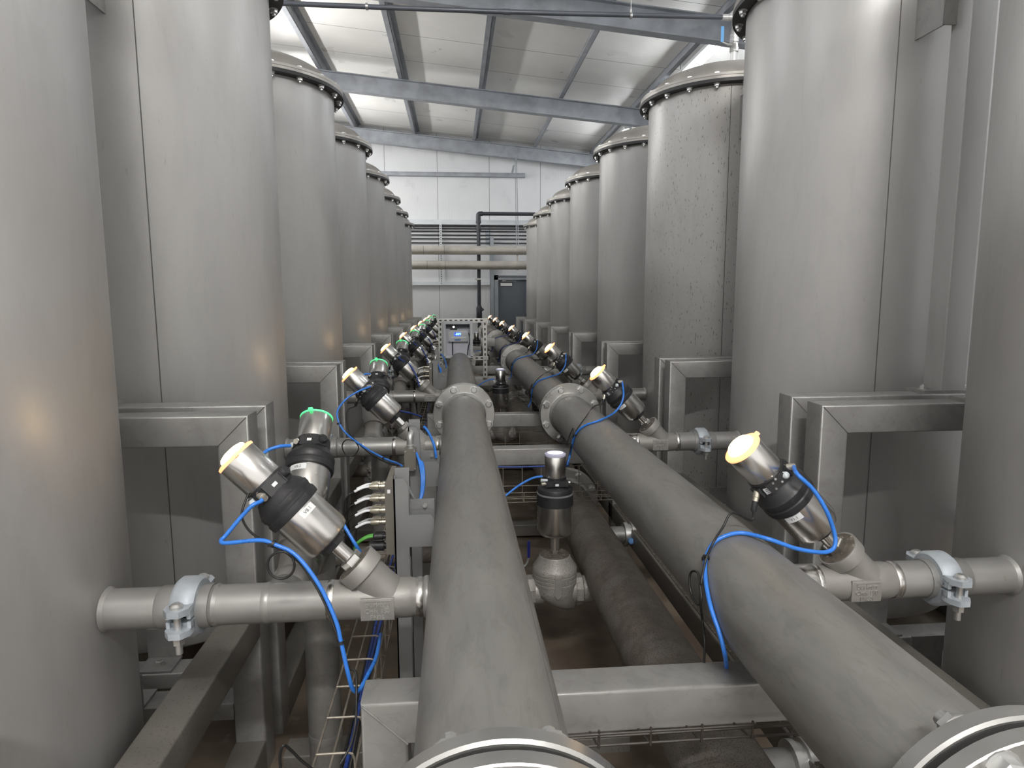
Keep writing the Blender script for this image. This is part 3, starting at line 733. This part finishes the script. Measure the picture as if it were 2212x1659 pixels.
for k in range(1, 8):
    d = (0, k * S, 0); q = nth(k)
    dup(BL, d, 'steel branch pipe from the left row tank that is %s' % q)
    dup(SL, d, 'short bright stub into the left header, %s' % q)
    dup(CL, d, 'grooved coupling on the left branch pipe that is %s' % q)
    dup(DP, d, 'vertical steel drop pipe on the left side, %s' % q)
    dup(BR, d, 'steel branch pipe to the right row tank that is %s' % q)
    dup(SR, d, 'short steel stub out of the right header, %s' % q)
    dup(CRr, d, 'grooved coupling on the right branch pipe that is %s' % q)
    dup(DR, d, 'low steel drain pipe to the right row tank that is %s' % q)
    dup(DL, d, 'low steel drain pipe from the left row tank that is %s' % q)
    dup(CD, d, 'dusty grooved coupling on the low left drain that is %s' % q)

# ================================================================== globe valves between the headers
def globe(org, label):
    org = Vector(org); x, y, z = org
    t = thing('globe_valve', (x, y, z - .1), label, 'valve', 'clear topped globe valves')
    # body: ribbed cup with a slanted belly
    b = MB().lathe([(.045, .145), (.062, .142), (.0655, .136), (.066, .130), (.0895, .094), (.092, .088), (.092, .074), (.0895, .073), (.0895, .069), (.092, .068), (.092, .058), (.0895, .057), (.0895, .053), (.092, .052), (.092, .042), (.0895, .041), (.0895, .037), (.092, .036), (.092, .026), (.089, .025), (.088, .0), (.084, -.02), (.06, -.045)], org, n=48)
    bo = b.build('valve_body', 'castd', t)
    b = MB(); n_ = 24; rs = []
    for i, (fr, sh, dz) in enumerate(((1, 0, .005), (.93, .01, -.03), (.72, .03, -.062), (.42, .05, -.085), (.1, .062, -.092))):
        rs.append([(x + sh + .086 * fr * math.cos(2 * PI * j / n_), y + .086 * fr * math.sin(2 * PI * j / n_), z + dz) for j in range(n_)])
    b.rings(rs); b.build('slanted_belly', 'cast', bo)
    b = MB().prism([(x - .012, z + .075), (x + .014, z + .075), (x + .014, z + .0), (x + .001, z - .012), (x - .012, z)], 'Y', y - .094, y - .08); b.build('cast_tab', 'cast', bo)
    for sg in (1, -1):
        b = MB().lathe([(.062, .085), (.064, .088), (.064, .112), (.058, .116)], (x, y, z - .012), (sg, 0, 0), 8, phase=PI / 8)
        b.lathe([(.055, .05), (.055, .088)], (x, y, z - .012), (sg, 0, 0), 24)
        b.build('hex_end', 'castd', t)
    b = MB().lathe([(.0615, .1415), (.058, .1465), (.02, .1468)], org, n=32); b.build('bonnet_face', 'grime', bo)
    Rm = R_head((0, 0, 1), (0, -1, 0))
    # taller stem and a bigger actuator than on the angle seat valves
    T = Matrix.Translation(org)
    f = .145
    MB().lathe([(.02, f), (.02, f + .018), (.018, f + .02)], org, n=6).build('bonnet_nut', 'polish', t)
    MB().lathe([(.019, f + .018), (.019, f + .082)], org, n=24).build('stem', 'polish', t)
    MB().lathe([(.03, f + .075), (.032, f + .083)], org, n=12).build('actuator_base', 'black', t)
    a0 = f + .080
    MB().lathe([(.03, a0), (.06, a0 + .004), (.069, a0 + .012), (.0725, a0 + .026), (.0725, a0 + .135)], org, n=56).build('actuator', 'polish', t)
    c0 = a0 + .135
    co = MB().lathe([(.07, c0 - .006), (.0735, c0 - .004), (.0735, c0 + .04), (.0715, c0 + .042), (.0715, c0 + .062), (.069, c0 + .066), (.050, c0 + .074), (.045, c0 + .08), (.045, c0 + .112)], org, n=56).build('collar', 'black', t)
    MB().ringz(.0712, .0745, c0 + .040, c0 + .046, org, (0, 0, 1), 56).build('grey_band', 'gcable', co)
    e = c0 + .094
    b = MB().box(x - .046, x + .046, y - .052, y - .03, z + e - .014, z + e + .008); b.build('port_housing', 'black', co)
    MB().box(x - .007, x + .007, y - .0535, y - .052, z + e - .010, z + e - .001).build('small_sticker', 'white', co)
    b = MB().lathe([(.007, 0), (.007, .022)], (x - .04, y - .045, z + e), (-1, -.1, -.05), 12); b.build('push_fitting', 'gland', co)
    b = MB().lathe([(.0065, 0), (.0065, .028)], (x - .036, y - .03, z + e + .008), (-1, -.1, .1), 12); b.build('vent_plug', 'plug', co)
    b = MB().lathe([(.006, 0), (.006, .014)], (x + .042, y - .035, z + e), (1, -.2, 0), 12); b.build('screw', 'bolt', co)
    k0 = c0 + .108
    cp = MB().lathe([(.042, k0 - .004), (.0425, k0), (.0425, k0 + .088), (.041, k0 + .09)], org, n=48).build('cap', 'polish', t)
    ln = MB().lathe([(.0432, k0 + .089), (.0435, k0 + .092), (.0435, k0 + .097), (.036, k0 + .101)], org, n=48).build('lamp_lens', 'lens_c', t)
    MB().lathe([(.035, k0 + .1005), (.02, k0 + .104), (.002, k0 + .105)], org, n=32).build('lamp_bulb', 'hot_c', ln)
    MB().cyl((x + .11, y, z - .012), (.55, y, z - .012), .054, 32).build('connecting_pipe', 'castd', t); MB().cyl((x - .11, y, z - .012), (.03, y, z - .012), .054, 32).build('connecting_pipe', 'castd', t)
    return t
GY = 2.56
g0 = globe((.397, GY, -1.185), 'clear topped globe valve standing between the two headers, nearest')
for k in range(1, 4): dup(g0, (0, k * 2 * S, 0), 'clear topped globe valve standing between the headers, %s' % ('second, behind the first cross beam', 'third, behind the display box', 'farthest')[k - 1])
# small ball valve with blue lever beside the near globe valve
t = thing('ball_valve', (.30, 2.75, -1.25), 'small ball valve with upright dark blue lever, low beside the left header', 'valve')
p = at(1142, 1195, 2.75); q = at(1139, 1210, 2.75)
b = MB().box(p.x - .006, p.x + .006, 2.745, 2.757, p.z - .02, p.z + .055); b.build('lever', 'darkbluehandle', t)
b = MB().tube([(p.x, 2.75, p.z - .02), (p.x - .01, 2.75, p.z - .05), (p.x - .04, 2.75, p.z - .075)], .005, 8); b.cyl((.14, 2.75, p.z - .09), (p.x - .02, 2.75, p.z - .09), .016, 12); b.build('body', 'strut', t)

# ================================================================== hoses and cables
def P3(pts): return [at(*q) for q in pts]
def over(px, py, x=XMR, z=ZMR, off=.006):
    """where the line of sight first meets the right header, a hose radius off its skin"""
    d = CF + CR * ((px - 1106) / FPX) - CU * ((py - 829.5) / FPX); r = RP + off
    A = d.x ** 2 + d.z ** 2; B = -2 * (d.x * x + d.z * z); C_ = x * x + z * z - r * r
    q = B * B - 4 * A * C_
    return d * ((-B - math.sqrt(max(q, 0))) / (2 * A))
def hose(name, pts, r, mat, label, cat='hose', ties=(), group=None):
    t = thing(name, pts[len(pts) // 2], label, cat, group)
    MB().tube(pts, r, 10, 8).build('run', mat, t)
    for i in ties:
        p = Vector(pts[i]); d = (Vector(pts[min(i + 1, len(pts) - 1)]) - Vector(pts[i - 1])).normalized()
        b = MB().ringz(r + .0008, r + .0035, -.003, .003, p, d, 16); b.box(p.x - .010, p.x - .003, p.y - .007, p.y, p.z - .004, p.z + .003)
        b.build('cable_tie', 'cable', t)
    return t
def port(info): T, q, pd, g, gd, _ = info; return T @ (q + pd * .018), (T.to_3x3() @ pd), T @ (g + gd * .05), (T.to_3x3() @ gd)

# near left valve
a, ad, g_, gd_ = port(il0)
pts = [a - ad * .01, a + Vector((-.006, -.006, -.004))] + P3([(545, 1092, 1.385), (520, 1118, 1.38), (489, 1155, 1.37), (478, 1168, 1.36), (490, 1173, 1.35), (560, 1167, 1.34), (590, 1175, 1.335), (640, 1200, 1.33), (690, 1265, 1.31), (725, 1340, 1.29), (737, 1388, 1.28), (752, 1455, 1.27), (762, 1488, 1.28), (775, 1492, 1.30), (792, 1462, 1.34), (812, 1420, 1.42), (822, 1370, 1.55)])
hose('air_hose', pts, .0044, 'blue', 'bright blue air hose hanging in a long curve from the nearest left valve', ties=(8, 12))
pts = P3([(545, 1050, 1.44), (527, 1090, 1.42), (523, 1118, 1.40), (540, 1148, 1.37), (575, 1172, 1.345), (612, 1188, 1.338)] + [(607 + 29 * math.cos(math.radians(q)), 1221 + 29 * math.sin(math.radians(q)), 1.33 - .004 * (q + 60) / 360) for q in range(-60, 305, 24)] + [(655, 1225, 1.335), (700, 1300, 1.31), (735, 1392, 1.285), (752, 1440, 1.28), (768, 1452, 1.28), (770, 1500, 1.26), (768, 1560, 1.22), (757, 1610, 1.2), (735, 1650, 1.18)])
hose('sensor_cable', pts, .0026, 'cable', 'thin black cable with a round coil beside the blue hose of the nearest left valve', 'cable')
pts = P3([(627, 963, 1.66), (605, 964, 1.64), (580, 972, 1.63), (566, 984, 1.61), (558, 1003, 1.58), (572, 1030, 1.53)])
hose('air_hose', pts, .0044, 'blue', 'short blue air hose arching left from the nearest green lit valve')
pts = P3([(733, 1118, 1.60), (752, 1150, 1.58), (770, 1180, 1.57), (790, 1212, 1.60)])
hose('air_hose', pts, .0044, 'blue', 'blue air hose running down behind the stem of the nearest left valve')
# second left valve
a, ad, g_, gd_ = port(il1)
pts = [a] + P3([(775, 845, 2.98), (748, 862, 2.96), (729, 888, 2.94), (733, 915, 2.92), (752, 940, 2.9), (790, 968, 2.8), (830, 990, 2.7), (856, 1000, 2.6), (868, 1006, 2.5)])
hose('air_hose', pts, .0044, 'blue', 'blue air hose curving left and down from the second left orange valve', ties=(4, 7))
pts = [g_] + P3([(752, 885, 2.99), (748, 905, 2.95), (755, 935, 2.9), (772, 955, 2.87), (768, 953, 2.86), (748, 950, 2.86), (739, 964, 2.86), (747, 982, 2.86), (764, 984, 2.86), (775, 968, 2.86), (770, 956, 2.86), (800, 980, 2.8), (832, 998, 2.72), (860, 1006, 2.6)])
hose('sensor_cable', pts, .0026, 'cable', 'thin black cable with a small coil over the second left branch pipe', 'cable')
a, ad, g_, gd_ = port(ig0)
# green second and the rest: short arching hoses
h0 = hose('air_hose', [Vector(q) + Vector((0, S, 0)) for q in P3([(627, 963, 1.66), (600, 966, 1.64), (575, 985, 1.62), (568, 1010, 1.6), (600, 1030, 1.58), (640, 1020, 1.57)])], .0044, 'blue', 'small blue hose loop on the green lit valve that is second from the camera')
pts = P3([(836, 863, 3.2), (858, 885, 3.3), (885, 892, 3.4), (910, 900, 3.5)])
hose('air_hose', pts, .0044, 'dkblue', 'thin blue hose running right under the second left branch to the mesh tray')
# right side valves
a, ad, g_, gd_ = port(ir0)
pts = [a] + P3([(1722, 1024, 1.38), (1757, 1058, 1.37), (1786, 1105, 1.36), (1802, 1150, 1.36), (1804, 1175, 1.355), (1795, 1189, 1.35), (1770, 1193, 1.345), (1720, 1185, 1.34), (1665, 1166, 1.34)]) + [over(*q) for q in ((1610, 1152), (1575, 1155), (1542, 1172), (1525, 1205), (1524, 1250), (1535, 1310), (1555, 1370), (1566, 1415))] + P3([(1569, 1440, 1.26)])
hose('air_hose', pts, .0048, 'blue', 'bright blue air hose looping from the nearest right valve down over the right header', ties=(13,))
pts = [g_ - gd_ * .004, g_ + gd_ * .02] + P3([(1582, 1108, 1.39), (1562, 1138, 1.375), (1542, 1170, 1.345)]) + [over(*q, off=.012) for q in ((1526, 1205), (1517, 1245), (1514, 1262), (1507, 1237), (1494, 1235), (1489, 1255), (1495, 1288), (1508, 1306), (1515, 1295), (1512, 1262), (1513, 1300), (1517, 1340))] + P3([(1522, 1385, 1.285), (1521, 1432, 1.285)])
hose('sensor_cable', pts, .0027, 'cable', 'thin dark cable with a narrow coil from the nearest right valve', 'cable')
def right_hose(k, nm):
    y = YT[k]
    off = Vector((0, S * (k - 1), 0))
    A_ = [q + Vector((0, S, 0)) * (k) for q in (ir0[0] @ (ir0[1] + ir0[2] * .018),)]
    pts = [A_[0]] + [q + off for q in P3([(1347, 850, 2.95), (1342, 872, 2.93), (1325, 893, 2.91)]) + [over(*q) for q in ((1295, 908), (1262, 920), (1243, 938), (1236, 960), (1231, 985))] + P3([(1226, 1002, 2.86)])]
    hose('air_hose', pts, .0046, 'blue' if k < 4 else 'dkblue', 'blue air hose from the right row valve that is %s' % nm, ties=(6,))
    G_ = ir0[0] @ (ir0[3] + ir0[4] * .05) + Vector((0, S, 0)) * k
    pts = [G_] + [q + off for q in [over(*q, off=.01) for q in ((1283, 878), (1262, 905), (1246, 928), (1237, 945), (1238, 925), (1229, 945), (1224, 962), (1234, 958), (1229, 985))] + P3([(1222, 1003, 2.86)])]
    hose('sensor_cable', pts, .0026, 'cable', 'thin black cable from the right row valve that is %s' % nm, 'cable')
for k in range(1, 7): right_hose(k, nth(k))
for k in range(2, 6):
    off = Vector((0, S * (k - 1), 0)); T1 = il1
    A_ = il1[0] @ (il1[1] + il1[2] * .018) + off
    pts = [A_] + [q + off for q in P3([(800, 842, 2.99), (812, 850, 3.0), (830, 858, 3.02), (846, 878, 3.0), (858, 905, 2.98), (866, 935, 2.97)])]
    hose('air_hose', pts, .0044, 'dkblue', 'blue air hose hanging from the left orange valve that is %s' % nth(k))
# globe valve hoses
for k in range(0, 3):
    off = Vector((0, k * 2 * S, 0))
    pts = [q + off for q in P3([(1172, 1029, 2.51), (1150, 1033, 2.5), (1122, 1048, 2.48), (1098, 1066, 2.46), (1075, 1085, 2.45)])]
    hose('air_hose', pts, .0044, 'blue', 'blue air hose reaching left from the globe valve, %s' % ('nearest', 'second', 'third')[k])
pts = P3([(1075, 1008, 3.25), (1110, 1009, 3.25), (1180, 1007, 3.25), (1230, 1006, 3.25)])
hose('air_hose', pts, .0044, 'dkblue', 'blue hose lying straight in the cross tray behind the nearest globe valve')
pts = P3([(606, 1658, 1.15), (605, 1632, 1.15), (612, 1610, 1.15), (628, 1620, 1.16), (650, 1642, 1.17), (675, 1662, 1.18)])
hose('sensor_cable', pts, .0028, 'cable', 'short black sensor lead curling up at the bottom left of the photo', 'cable')

# ================================================================== wire mesh trays
def tray_long(x0, x1, zt, zb, y0, y1, label):
    t = thing('wire_tray', ((x0 + x1) / 2, (y0 + y1) / 2, zb), label, 'cable tray')
    b = MB(); r = .0026
    for (x, z) in ((x0, zt), (x0 + (x1 - x0) * .45, zt), (x1, zt - .035), (x1, zb), (x0 + (x1 - x0) * .6, zb)):
        MB().tube([(x, y0, z), (x, y1, z)], r, 6, smooth=False).build('long_wire', 'wire', t)
    n_ = int((y1 - y0) / .115); r0 = None
    for i in range(n_ + 1):
        if i > 90: break
        y = y0 + .03 + i * .115
        if r0 is None:
            r0 = MB().tube([(x0, y, zt + .003), (x1 - .012, y, zt + .003), (x1 - .003, y, zt), (x1 + .001, y, zt - .012), (x1 + .001, y, zb), (x0 + (x1 - x0) * .6, y, zb - .002)], r, 6, smooth=False).build('rung', 'wire', t)
        else:
            c = r0.copy(); col.objects.link(c); c.parent = t; c.location = (0, i * .115, 0)
    return t
tray_long(-.286, -.212, -.90, -1.02, .85, 9.0, 'long wire mesh cable tray running along the left of the left header')
def tray_cross(y, z0, z1, x0, x1, label, mat, wires=None, hook=None):
    t = thing('wire_tray', ((x0 + x1) / 2, y, z0), label, 'cable tray')
    b = MB(); r = .0024
    for (yy, z) in wires or ((y - .06, z0 + .05), (y - .06, z0), (y, z0), (y + .03, z0), (y + .03, z0 + .06), (y + .03, z1)): MB().tube([(x0, yy, z), (x1, yy, z)], r, 6, smooth=False).build('long_wire', mat, t)
    r0 = None; n_ = int((x1 - x0) / .1)
    for i in range(n_):
        x = x0 + .04 + i * .1
        if r0 is None: r0 = MB().tube([(x, *q) for q in hook or ((y - .06, z0 + .05), (y - .06, z0), (y + .03, z0), (y + .03, z1))], r, 6, smooth=False).build('rung', mat, t)
        else:
            c = r0.copy(); col.objects.link(c); c.parent = t; c.location = (i * .1, 0, 0)
    return t
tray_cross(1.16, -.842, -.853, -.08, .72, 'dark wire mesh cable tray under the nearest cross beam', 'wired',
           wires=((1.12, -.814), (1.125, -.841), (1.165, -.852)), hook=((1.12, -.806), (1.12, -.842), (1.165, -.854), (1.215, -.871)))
tray_cross(3.28, -1.03, -.87, -.10, .82, 'wire mesh cable tray under the second cross beam behind the globe valve', 'wire')
tray_cross(4.42, -1.06, -.92, -.10, .82, 'wire mesh cable tray under the third cross beam', 'wire')
tray_cross(6.5, -1.03, -.87, -.10, .82, 'wire mesh cable tray under the cross beam by the display box', 'wire')
# cables lying in the long tray
for i, (dx, mt_, r) in enumerate(((.02, 'cable', .004), (.035, 'dkblue', .0045), (.05, 'cable', .0035), (.045, 'dkblue', .0045))):
    pts = [(-.286 + dx + .006 * math.sin(j * 1.3 + i), .9 + j * .45, -1.012 + .012 * (i % 2) + .006 * math.cos(j * 2.1 + i)) for j in range(18)]
    hose('sensor_cable', pts, r, mt_, ('black cable', 'blue hose', 'thin black cable', 'second blue hose')[i] + ' lying in the long mesh tray left of the left header', 'cable')

# ================================================================== solenoid islands on brackets by the left header
def island(y0, label):
    dy = y0 - 1.75
    def br(y, ztop, zarm, nm):
        t = thing('bracket_post', (-.15, y, FZ), nm, 'bracket', 'grey folded brackets beside the left header')
        b = MB(); x0, x1, xe = -.172, -.132, -.064
        b.prism([(x0, FZ), (x1, FZ), (x1, zarm - .09), (xe, zarm - .09), (xe, zarm - .012), (xe - .008, zarm), (x1, zarm), (x1, ztop - .02), (x1 - .012, ztop), (x0, ztop)], 'Y', y, y + .004)
        b.box(x0, x0 + .004, y, y + .055, FZ, ztop + .0); b.box(x0, x1, y + .051, y + .055, FZ, ztop + .018)
        b.box(x1, xe, y + .004, y + .055, zarm - .09, zarm - .086); b.prism([(x1, zarm), (xe, zarm), (xe, zarm + .0), (x1, zarm + .03)], 'Y', y + .05, y + .055)
        b.box(x1, xe, y + .051, y + .055, zarm - .086, zarm + .03)
        b.build('plate', 'panel', t)
        MB().lathe([(.006, 0), (.006, .008)], (-.09, y + .05, zarm + .012), (0, -1, 0), 8).build('screw', 'bolt', t)
        return t
    br(y0, -.485, -.588, 'grey folded bracket beside the left header, nearer of the %s at the valve block' % label)
    br(y0 + .58, -.455, -.585, 'grey folded bracket post beside the left header, farther of the %s at valve block' % label)
    t = thing('valve_island', (-.18, y0 + .05, -.72), 'slim grey solenoid valve block with white tailed plugs beside the left header, %s' % label, 'valve block')
    b = MB().box(-.196, -.173, y0 + .005, y0 + .16, -.70, -.50); b.prism([(-.196, -.50), (-.173, -.50), (-.173, -.478), (-.186, -.478)], 'Y', y0 + .005, y0 + .12); b.build('block', 'island', t)
    MB().box(-.189, -.181, y0 + .003, y0 + .0055, -.525, -.515).build('status_window', 'white', t)
    for i in range(8):
        r_, c_ = divmod(i, 2); z = -.512 - r_ * .034; yy = y0 + .03 + c_ * .045; z -= .006 * c_
        pg = MB().lathe([(.008, 0), (.008, .012), (.006, .013), (.006, .018), (.0085, .019), (.0085, .034), (.006, .044)], (-.196, yy, z), (-1, 0, .0), 12).build('plug', 'nickel', t)
        p0 = Vector((-.240, yy, z)); s_ = MB().tube([p0, p0 + Vector((-.012, 0, -.001)), p0 + Vector((-.025, -.003, -.005)), p0 + Vector((-.04, -.004, -.012))], .0036, 8); s_.build('sleeve', 'sleeve', pg)
        p1 = p0 + Vector((-.04, -.004, -.012))
        MB().tube([p1, p1 + Vector((-.015, 0, -.01)), p1 + Vector((-.03, .01, -.035)), p1 + Vector((-.035, .04, -.11 + .01 * r_)), p1 + Vector((-.02, .1, -.26))], .0024, 6).build('lead', 'cable', pg)
    for i in range(2):
        yy = y0 + .03 + i * .04; z = -.655 - .01 * i
        pg = MB().lathe([(.007, 0), (.007, .010), (.0095, .011), (.0095, .034), (.006, .038)], (-.196, yy, z), (-1, 0, 0), 12).build('plug', 'black', t)
        MB().tube([(-.234, yy, z), (-.25, yy, z - .002), (-.27, yy, z - .012), (-.285, yy + .01, z - .03), (-.29, yy + .03, z - .07)], .0042, 8).build('lead', 'green', pg)
    pg = MB().lathe([(.009, 0), (.009, .010), (.014, .011), (.014, .05), (.009, .055)], (-.196, y0 + .05, -.69), (-1, 0, 0), 12).build('plug', 'black', t)
    # air inlet block with elbow above the bracket
    t = thing('air_inlet_block', (-.16, y0 + .56, -.605), 'small square air inlet block with a metal elbow on top, %s' % label, 'fitting')
    yb = y0 + .54; x = -.164
    MB().box(x - .020, x + .020, yb, yb + .04, -.605, -.527).build('block', 'island', t)
    b = MB()
    for dx in (-.016, .016):
        for z in (-.599, -.535): b.lathe([(.003, 0), (.003, .004)], (x + dx, yb, z), (0, -1, 0), 8)
    b.build('screw', 'bolt', t)
    b = MB().lathe([(.014, 0), (.014, .012), (.012, .013), (.012, .02)], (x, yb + .02, -.527), n=12); b.tube([(x, yb + .02, -.512), (x, yb + .02, -.492), (x + .002, yb + .028, -.480), (x + .004, yb + .05, -.476)], .0115, 12); b.build('elbow', 'bolt', t)
    for i in range(3):
        pts = [(-.143 + .004 * i, y0 + .56, -.545 - .02 * i), (-.130 + .005 * i, y0 + .53, -.575), (-.122 + .004 * i, y0 + .50, -.62), (-.124 + .003 * i, y0 + .48, -.67), (-.135, y0 + .46, -.71)]
        hose('air_hose', pts, .0046, 'blue', '%s blue hose of three bundled behind the valve block brackets, %s' % (('left', 'middle', 'right')[i], label))
    hose('grey_tube', [(-.158, y0 + .22, -.53), (-.145, y0 + .22, -.58), (-.12, y0 + .22, -.625), (-.085, y0 + .22, -.655), (-.06, y0 + .22, -.665)], .005, 'gcable', 'grey tube curving from the valve island bracket to the left header, %s' % label)
    hose('air_hose', [(-.118, y0 + .62, -.46), (-.10, y0 + .62, -.485), (-.082, y0 + .62, -.53), (-.074, y0 + .62, -.58)], .0046, 'blue', 'blue hose dropping behind the far bracket arm, %s' % label)
island(1.75, 'first pair'); island(1.75 + 2 * S, 'second pair'); island(1.75 + 4 * S, 'third pair')

# ================================================================== display box on strut frame over the left header
yb = 6.45
def strut(name, x0, x1, z0, z1, y, label, horiz):
    t = thing(name, ((x0 + x1) / 2, y, z0), label, 'strut', 'perforated struts of the display stand')
    MB().box(x0, x1, y, y + .02, z0, z1).build('channel', 'strut', t)
    n_ = int(((x1 - x0) if horiz else (z1 - z0)) / .05)
    for i in range(n_):
        b = MB()
        if horiz: xx = x0 + .02 + i * .05; b.box(xx, xx + .025, y - .001, y, (z0 + z1) / 2 - .007, (z0 + z1) / 2 + .007)
        else: zz = z0 + .02 + i * .05; b.box((x0 + x1) / 2 - .007, (x0 + x1) / 2 + .007, y - .001, y, zz, zz + .025)
        b.build('slot', 'ink', t)
strut('perforated_strut', -.17, .325, -.232, -.19, yb - .01, 'upper horizontal perforated strut behind the display box', True)
strut('perforated_strut', -.17, .327, -.60, -.562, yb - .01, 'lower horizontal perforated strut under the display box', True)
strut('perforated_strut', -.16, -.118, -.78, -.195, yb + .012, 'left upright perforated strut of the display stand', False)
strut('perforated_strut', .275, .317, -.78, -.195, yb + .012, 'right upright perforated strut of the display stand', False)
x0, x1, z0, z1 = -.112, .172, -.572, -.215
t = thing('display_box', ((x0 + x1) / 2, yb - .08, z0), 'grey windowed box with a small blue digital display on perforated struts', 'box')
d0, d1 = yb - .13, yb - .01
b = MB(); w_ = .003
b.box(x0, x1, d1 - .004, d1, z0, z1); b.box(x0, x0 + .004, d0 + .02, d1, z0, z1); b.box(x1 - .004, x1, d0 + .02, d1, z0, z1); b.box(x0, x1, d0 + .02, d1, z0, z0 + .004); b.box(x0, x1, d0 + .02, d1, z1 - .004, z1)
bx = b.build('case', 'boxgrey', t)
e = .028
b = MB().sweep([(x0 + e / 2, d0 + .01, z0 + e / 2), (x0 + e / 2, d0 + .01, z1 - e / 2), (x1 - e / 2, d0 + .01, z1 - e / 2), (x1 - e / 2, d0 + .01, z0 + e / 2)], e, .02, (0, 1, 0), .005)
b.bar((x0, d0 + .01, z0 + e / 2), (x1, d0 + .01, z0 + e / 2), e, .02, (0, 1, 0), .005); b.build('lid_frame', 'boxgrey', t)
MB().box(x0 + .02, x1 - .02, d1 - .02, d1 - .016, z0 + .012, z1 - .075).build('back_panel', 'boxwhite', t)
MB().box(x0 + .02, x1 - .02, d1 - .018, d1 - .012, z1 - .075, z1 - .012).build('upper_panel', 'door', t)
b = MB().box(x0 + .068, x0 + .135, d1 - .055, d1 - .02, z1 - .085, z1 - .035); sk = b.build('switch_block', 'black', t)
MB().lathe([(.009, 0), (.009, .004)], (x0 + .102, d1 - .055, z1 - .055), (0, -1, 0), 16).build('pilot_light', 'led', sk)
cx0, cx1, cz0, cz1 = x0 + .05, x1 - .042, z1 - .20, z1 - .085
b = MB().bar(((cx0), d1 - .045, (cz0 + cz1) / 2), (cx1, d1 - .045, (cz0 + cz1) / 2), cz1 - cz0, .05, (0, 1, 0), .006); mt_ = b.build('meter', 'boxgrey', t)
yf = d1 - .071
lc = MB().box(cx0 + .058, cx0 + .118, yf - .001, yf, cz1 - .058, cz1 - .024).build('lcd_screen', 'lcd', mt_)
FM = Matrix(((1, 0, 0), (0, 0, -1), (0, 1, 0))).to_4x4()
tm = text('-809', .031, .0002, Matrix.Translation((cx0 + .092, yf - .0013, cz1 - .041)) @ FM); tm.build('lcd_digits', 'lcdtxt', mt_)
b = MB().box(cx0 + .028, cx1 - .02, yf - .0008, yf, cz1 - .076, cz1 - .066); b.build('meter_strip', 'white', mt_)
b = MB().box(cx0 + .06, cx0 + .118, yf - .0012, yf, cz0 + .013, cz0 + .026); b.build('blue_badge', 'bluebadge', mt_)
b = MB()
for xx in (cx0 + .01, cx1 - .01):
    for zz in (cz0 + .01, cz1 - .01): b.lathe([(.004, 0), (.004, .002)], (xx, yf, zz), (0, -1, 0), 8)
b.build('meter_screw', 'gcable', mt_)
b = MB().lathe([(.008, 0), (.008, .015)], (cx0 + .04, d1 - .045, cz0), (0, 0, -1), 12); b.tube([(cx0 + .04, d1 - .045, cz0 - .015), (cx0 + .04, d1 - .045, z0 + .004)], .005, 8, smooth=False); b.build('cable_tail', 'black', t)
b = MB().tube([(cx1 - .005, d1 - .05, cz1 - .03), (cx1 + .012, d1 - .05, cz1 - .05), (cx1 + .014, d1 - .05, cz0), (cx1 + .0, d1 - .05, cz0 - .05), (cx1 - .012, d1 - .05, z0 + .004)], .0045, 8); b.build('side_cable', 'black', t)
# narrow equipment post seen right of the box
b = MB().bar((.30, 7.6, -.50), (.46, 7.6, -.50), .1, .08, (0, 1, 0)); tag(b.build('cross_beam', 'frame'), 'short grey box beam seen right of the display box behind its stand', 'beam')

# ================================================================== air line across the aisle over the third tanks
ya = YT[2]
t = thing('air_pipe', (.4, ya, 1.9), 'thin dark air pipe crossing the aisle under the roof from dome to dome', 'pipe')
MB().tube([(-1.30, ya, 1.905), (.3, ya, 1.900), (1.90, ya, 1.915)], .016, 14).build('pipe_barrel', 'airpipe', t)
b = MB().lathe([(.02, 0), (.02, .05)], (1.86, ya, 1.914), (1, 0, 0), 14); b.lathe([(.024, 0), (.024, .02)], (1.905, ya, 1.915), (1, 0, 0), 14); b.build('union', 'bolt', t)
b = MB().lathe([(.019, 0), (.019, .05)], (.35, ya, 1.90), (1, 0, 0), 14); b.build('sleeve', 'airpipe', t)
for x in (-.545, 1.222):
    t = thing('hanger_clip', (x, ya, 1.88), 'small metal hanger clip with a wire holding the thin air pipe, %s' % ('left' if x < 0 else 'right'), 'hanger')
    b = MB().ringz(.0165, .021, -.008, .008, (x, ya, 1.902), (1, 0, 0), 16); b.box(x - .006, x + .006, ya - .004, ya + .004, 1.922, 1.945); b.build('clip', 'bolt', t)
    MB().cyl((x, ya, 1.94), (x, ya, roofz(x) + .15), .0025, 6).build('wire', 'bolt', t)
t = thing('ball_valve', (1.95, ya, 1.66), 'steel ball valve with an upright blue lever standing on the third right dome', 'valve')
x = 1.955
b = MB().lathe([(.02, 1.58), (.022, 1.69), (.03, 1.69), (.03, 1.715), (.026, 1.72), (.026, 1.75), (.031, 1.752), (.031, 1.80), (.026, 1.803), (.026, 1.83), (.022, 1.84), (.022, 1.90)], (x, ya, 0), n=12); b.build('body', 'bolt', t)
b = MB().cyl((x - .02, ya - .01, 1.735), (x - .055, ya - .01, 1.735), .008, 8); b.tube([(x - .05, ya - .01, 1.735), (x - .09, ya - .01, 1.750)], .006, 6, smooth=False); b.build('lever_stem', 'bolt', t)
b = MB().box(x - .102, x - .082, ya - .014, ya - .008, 1.748, 1.85); b.build('lever', 'bluehandle', t)

# ------------------------------------------------------------------ everything was laid out from the lens: put the floor at z = 0
for o in sc.objects:
    if o.parent is None: o.location.z += HC
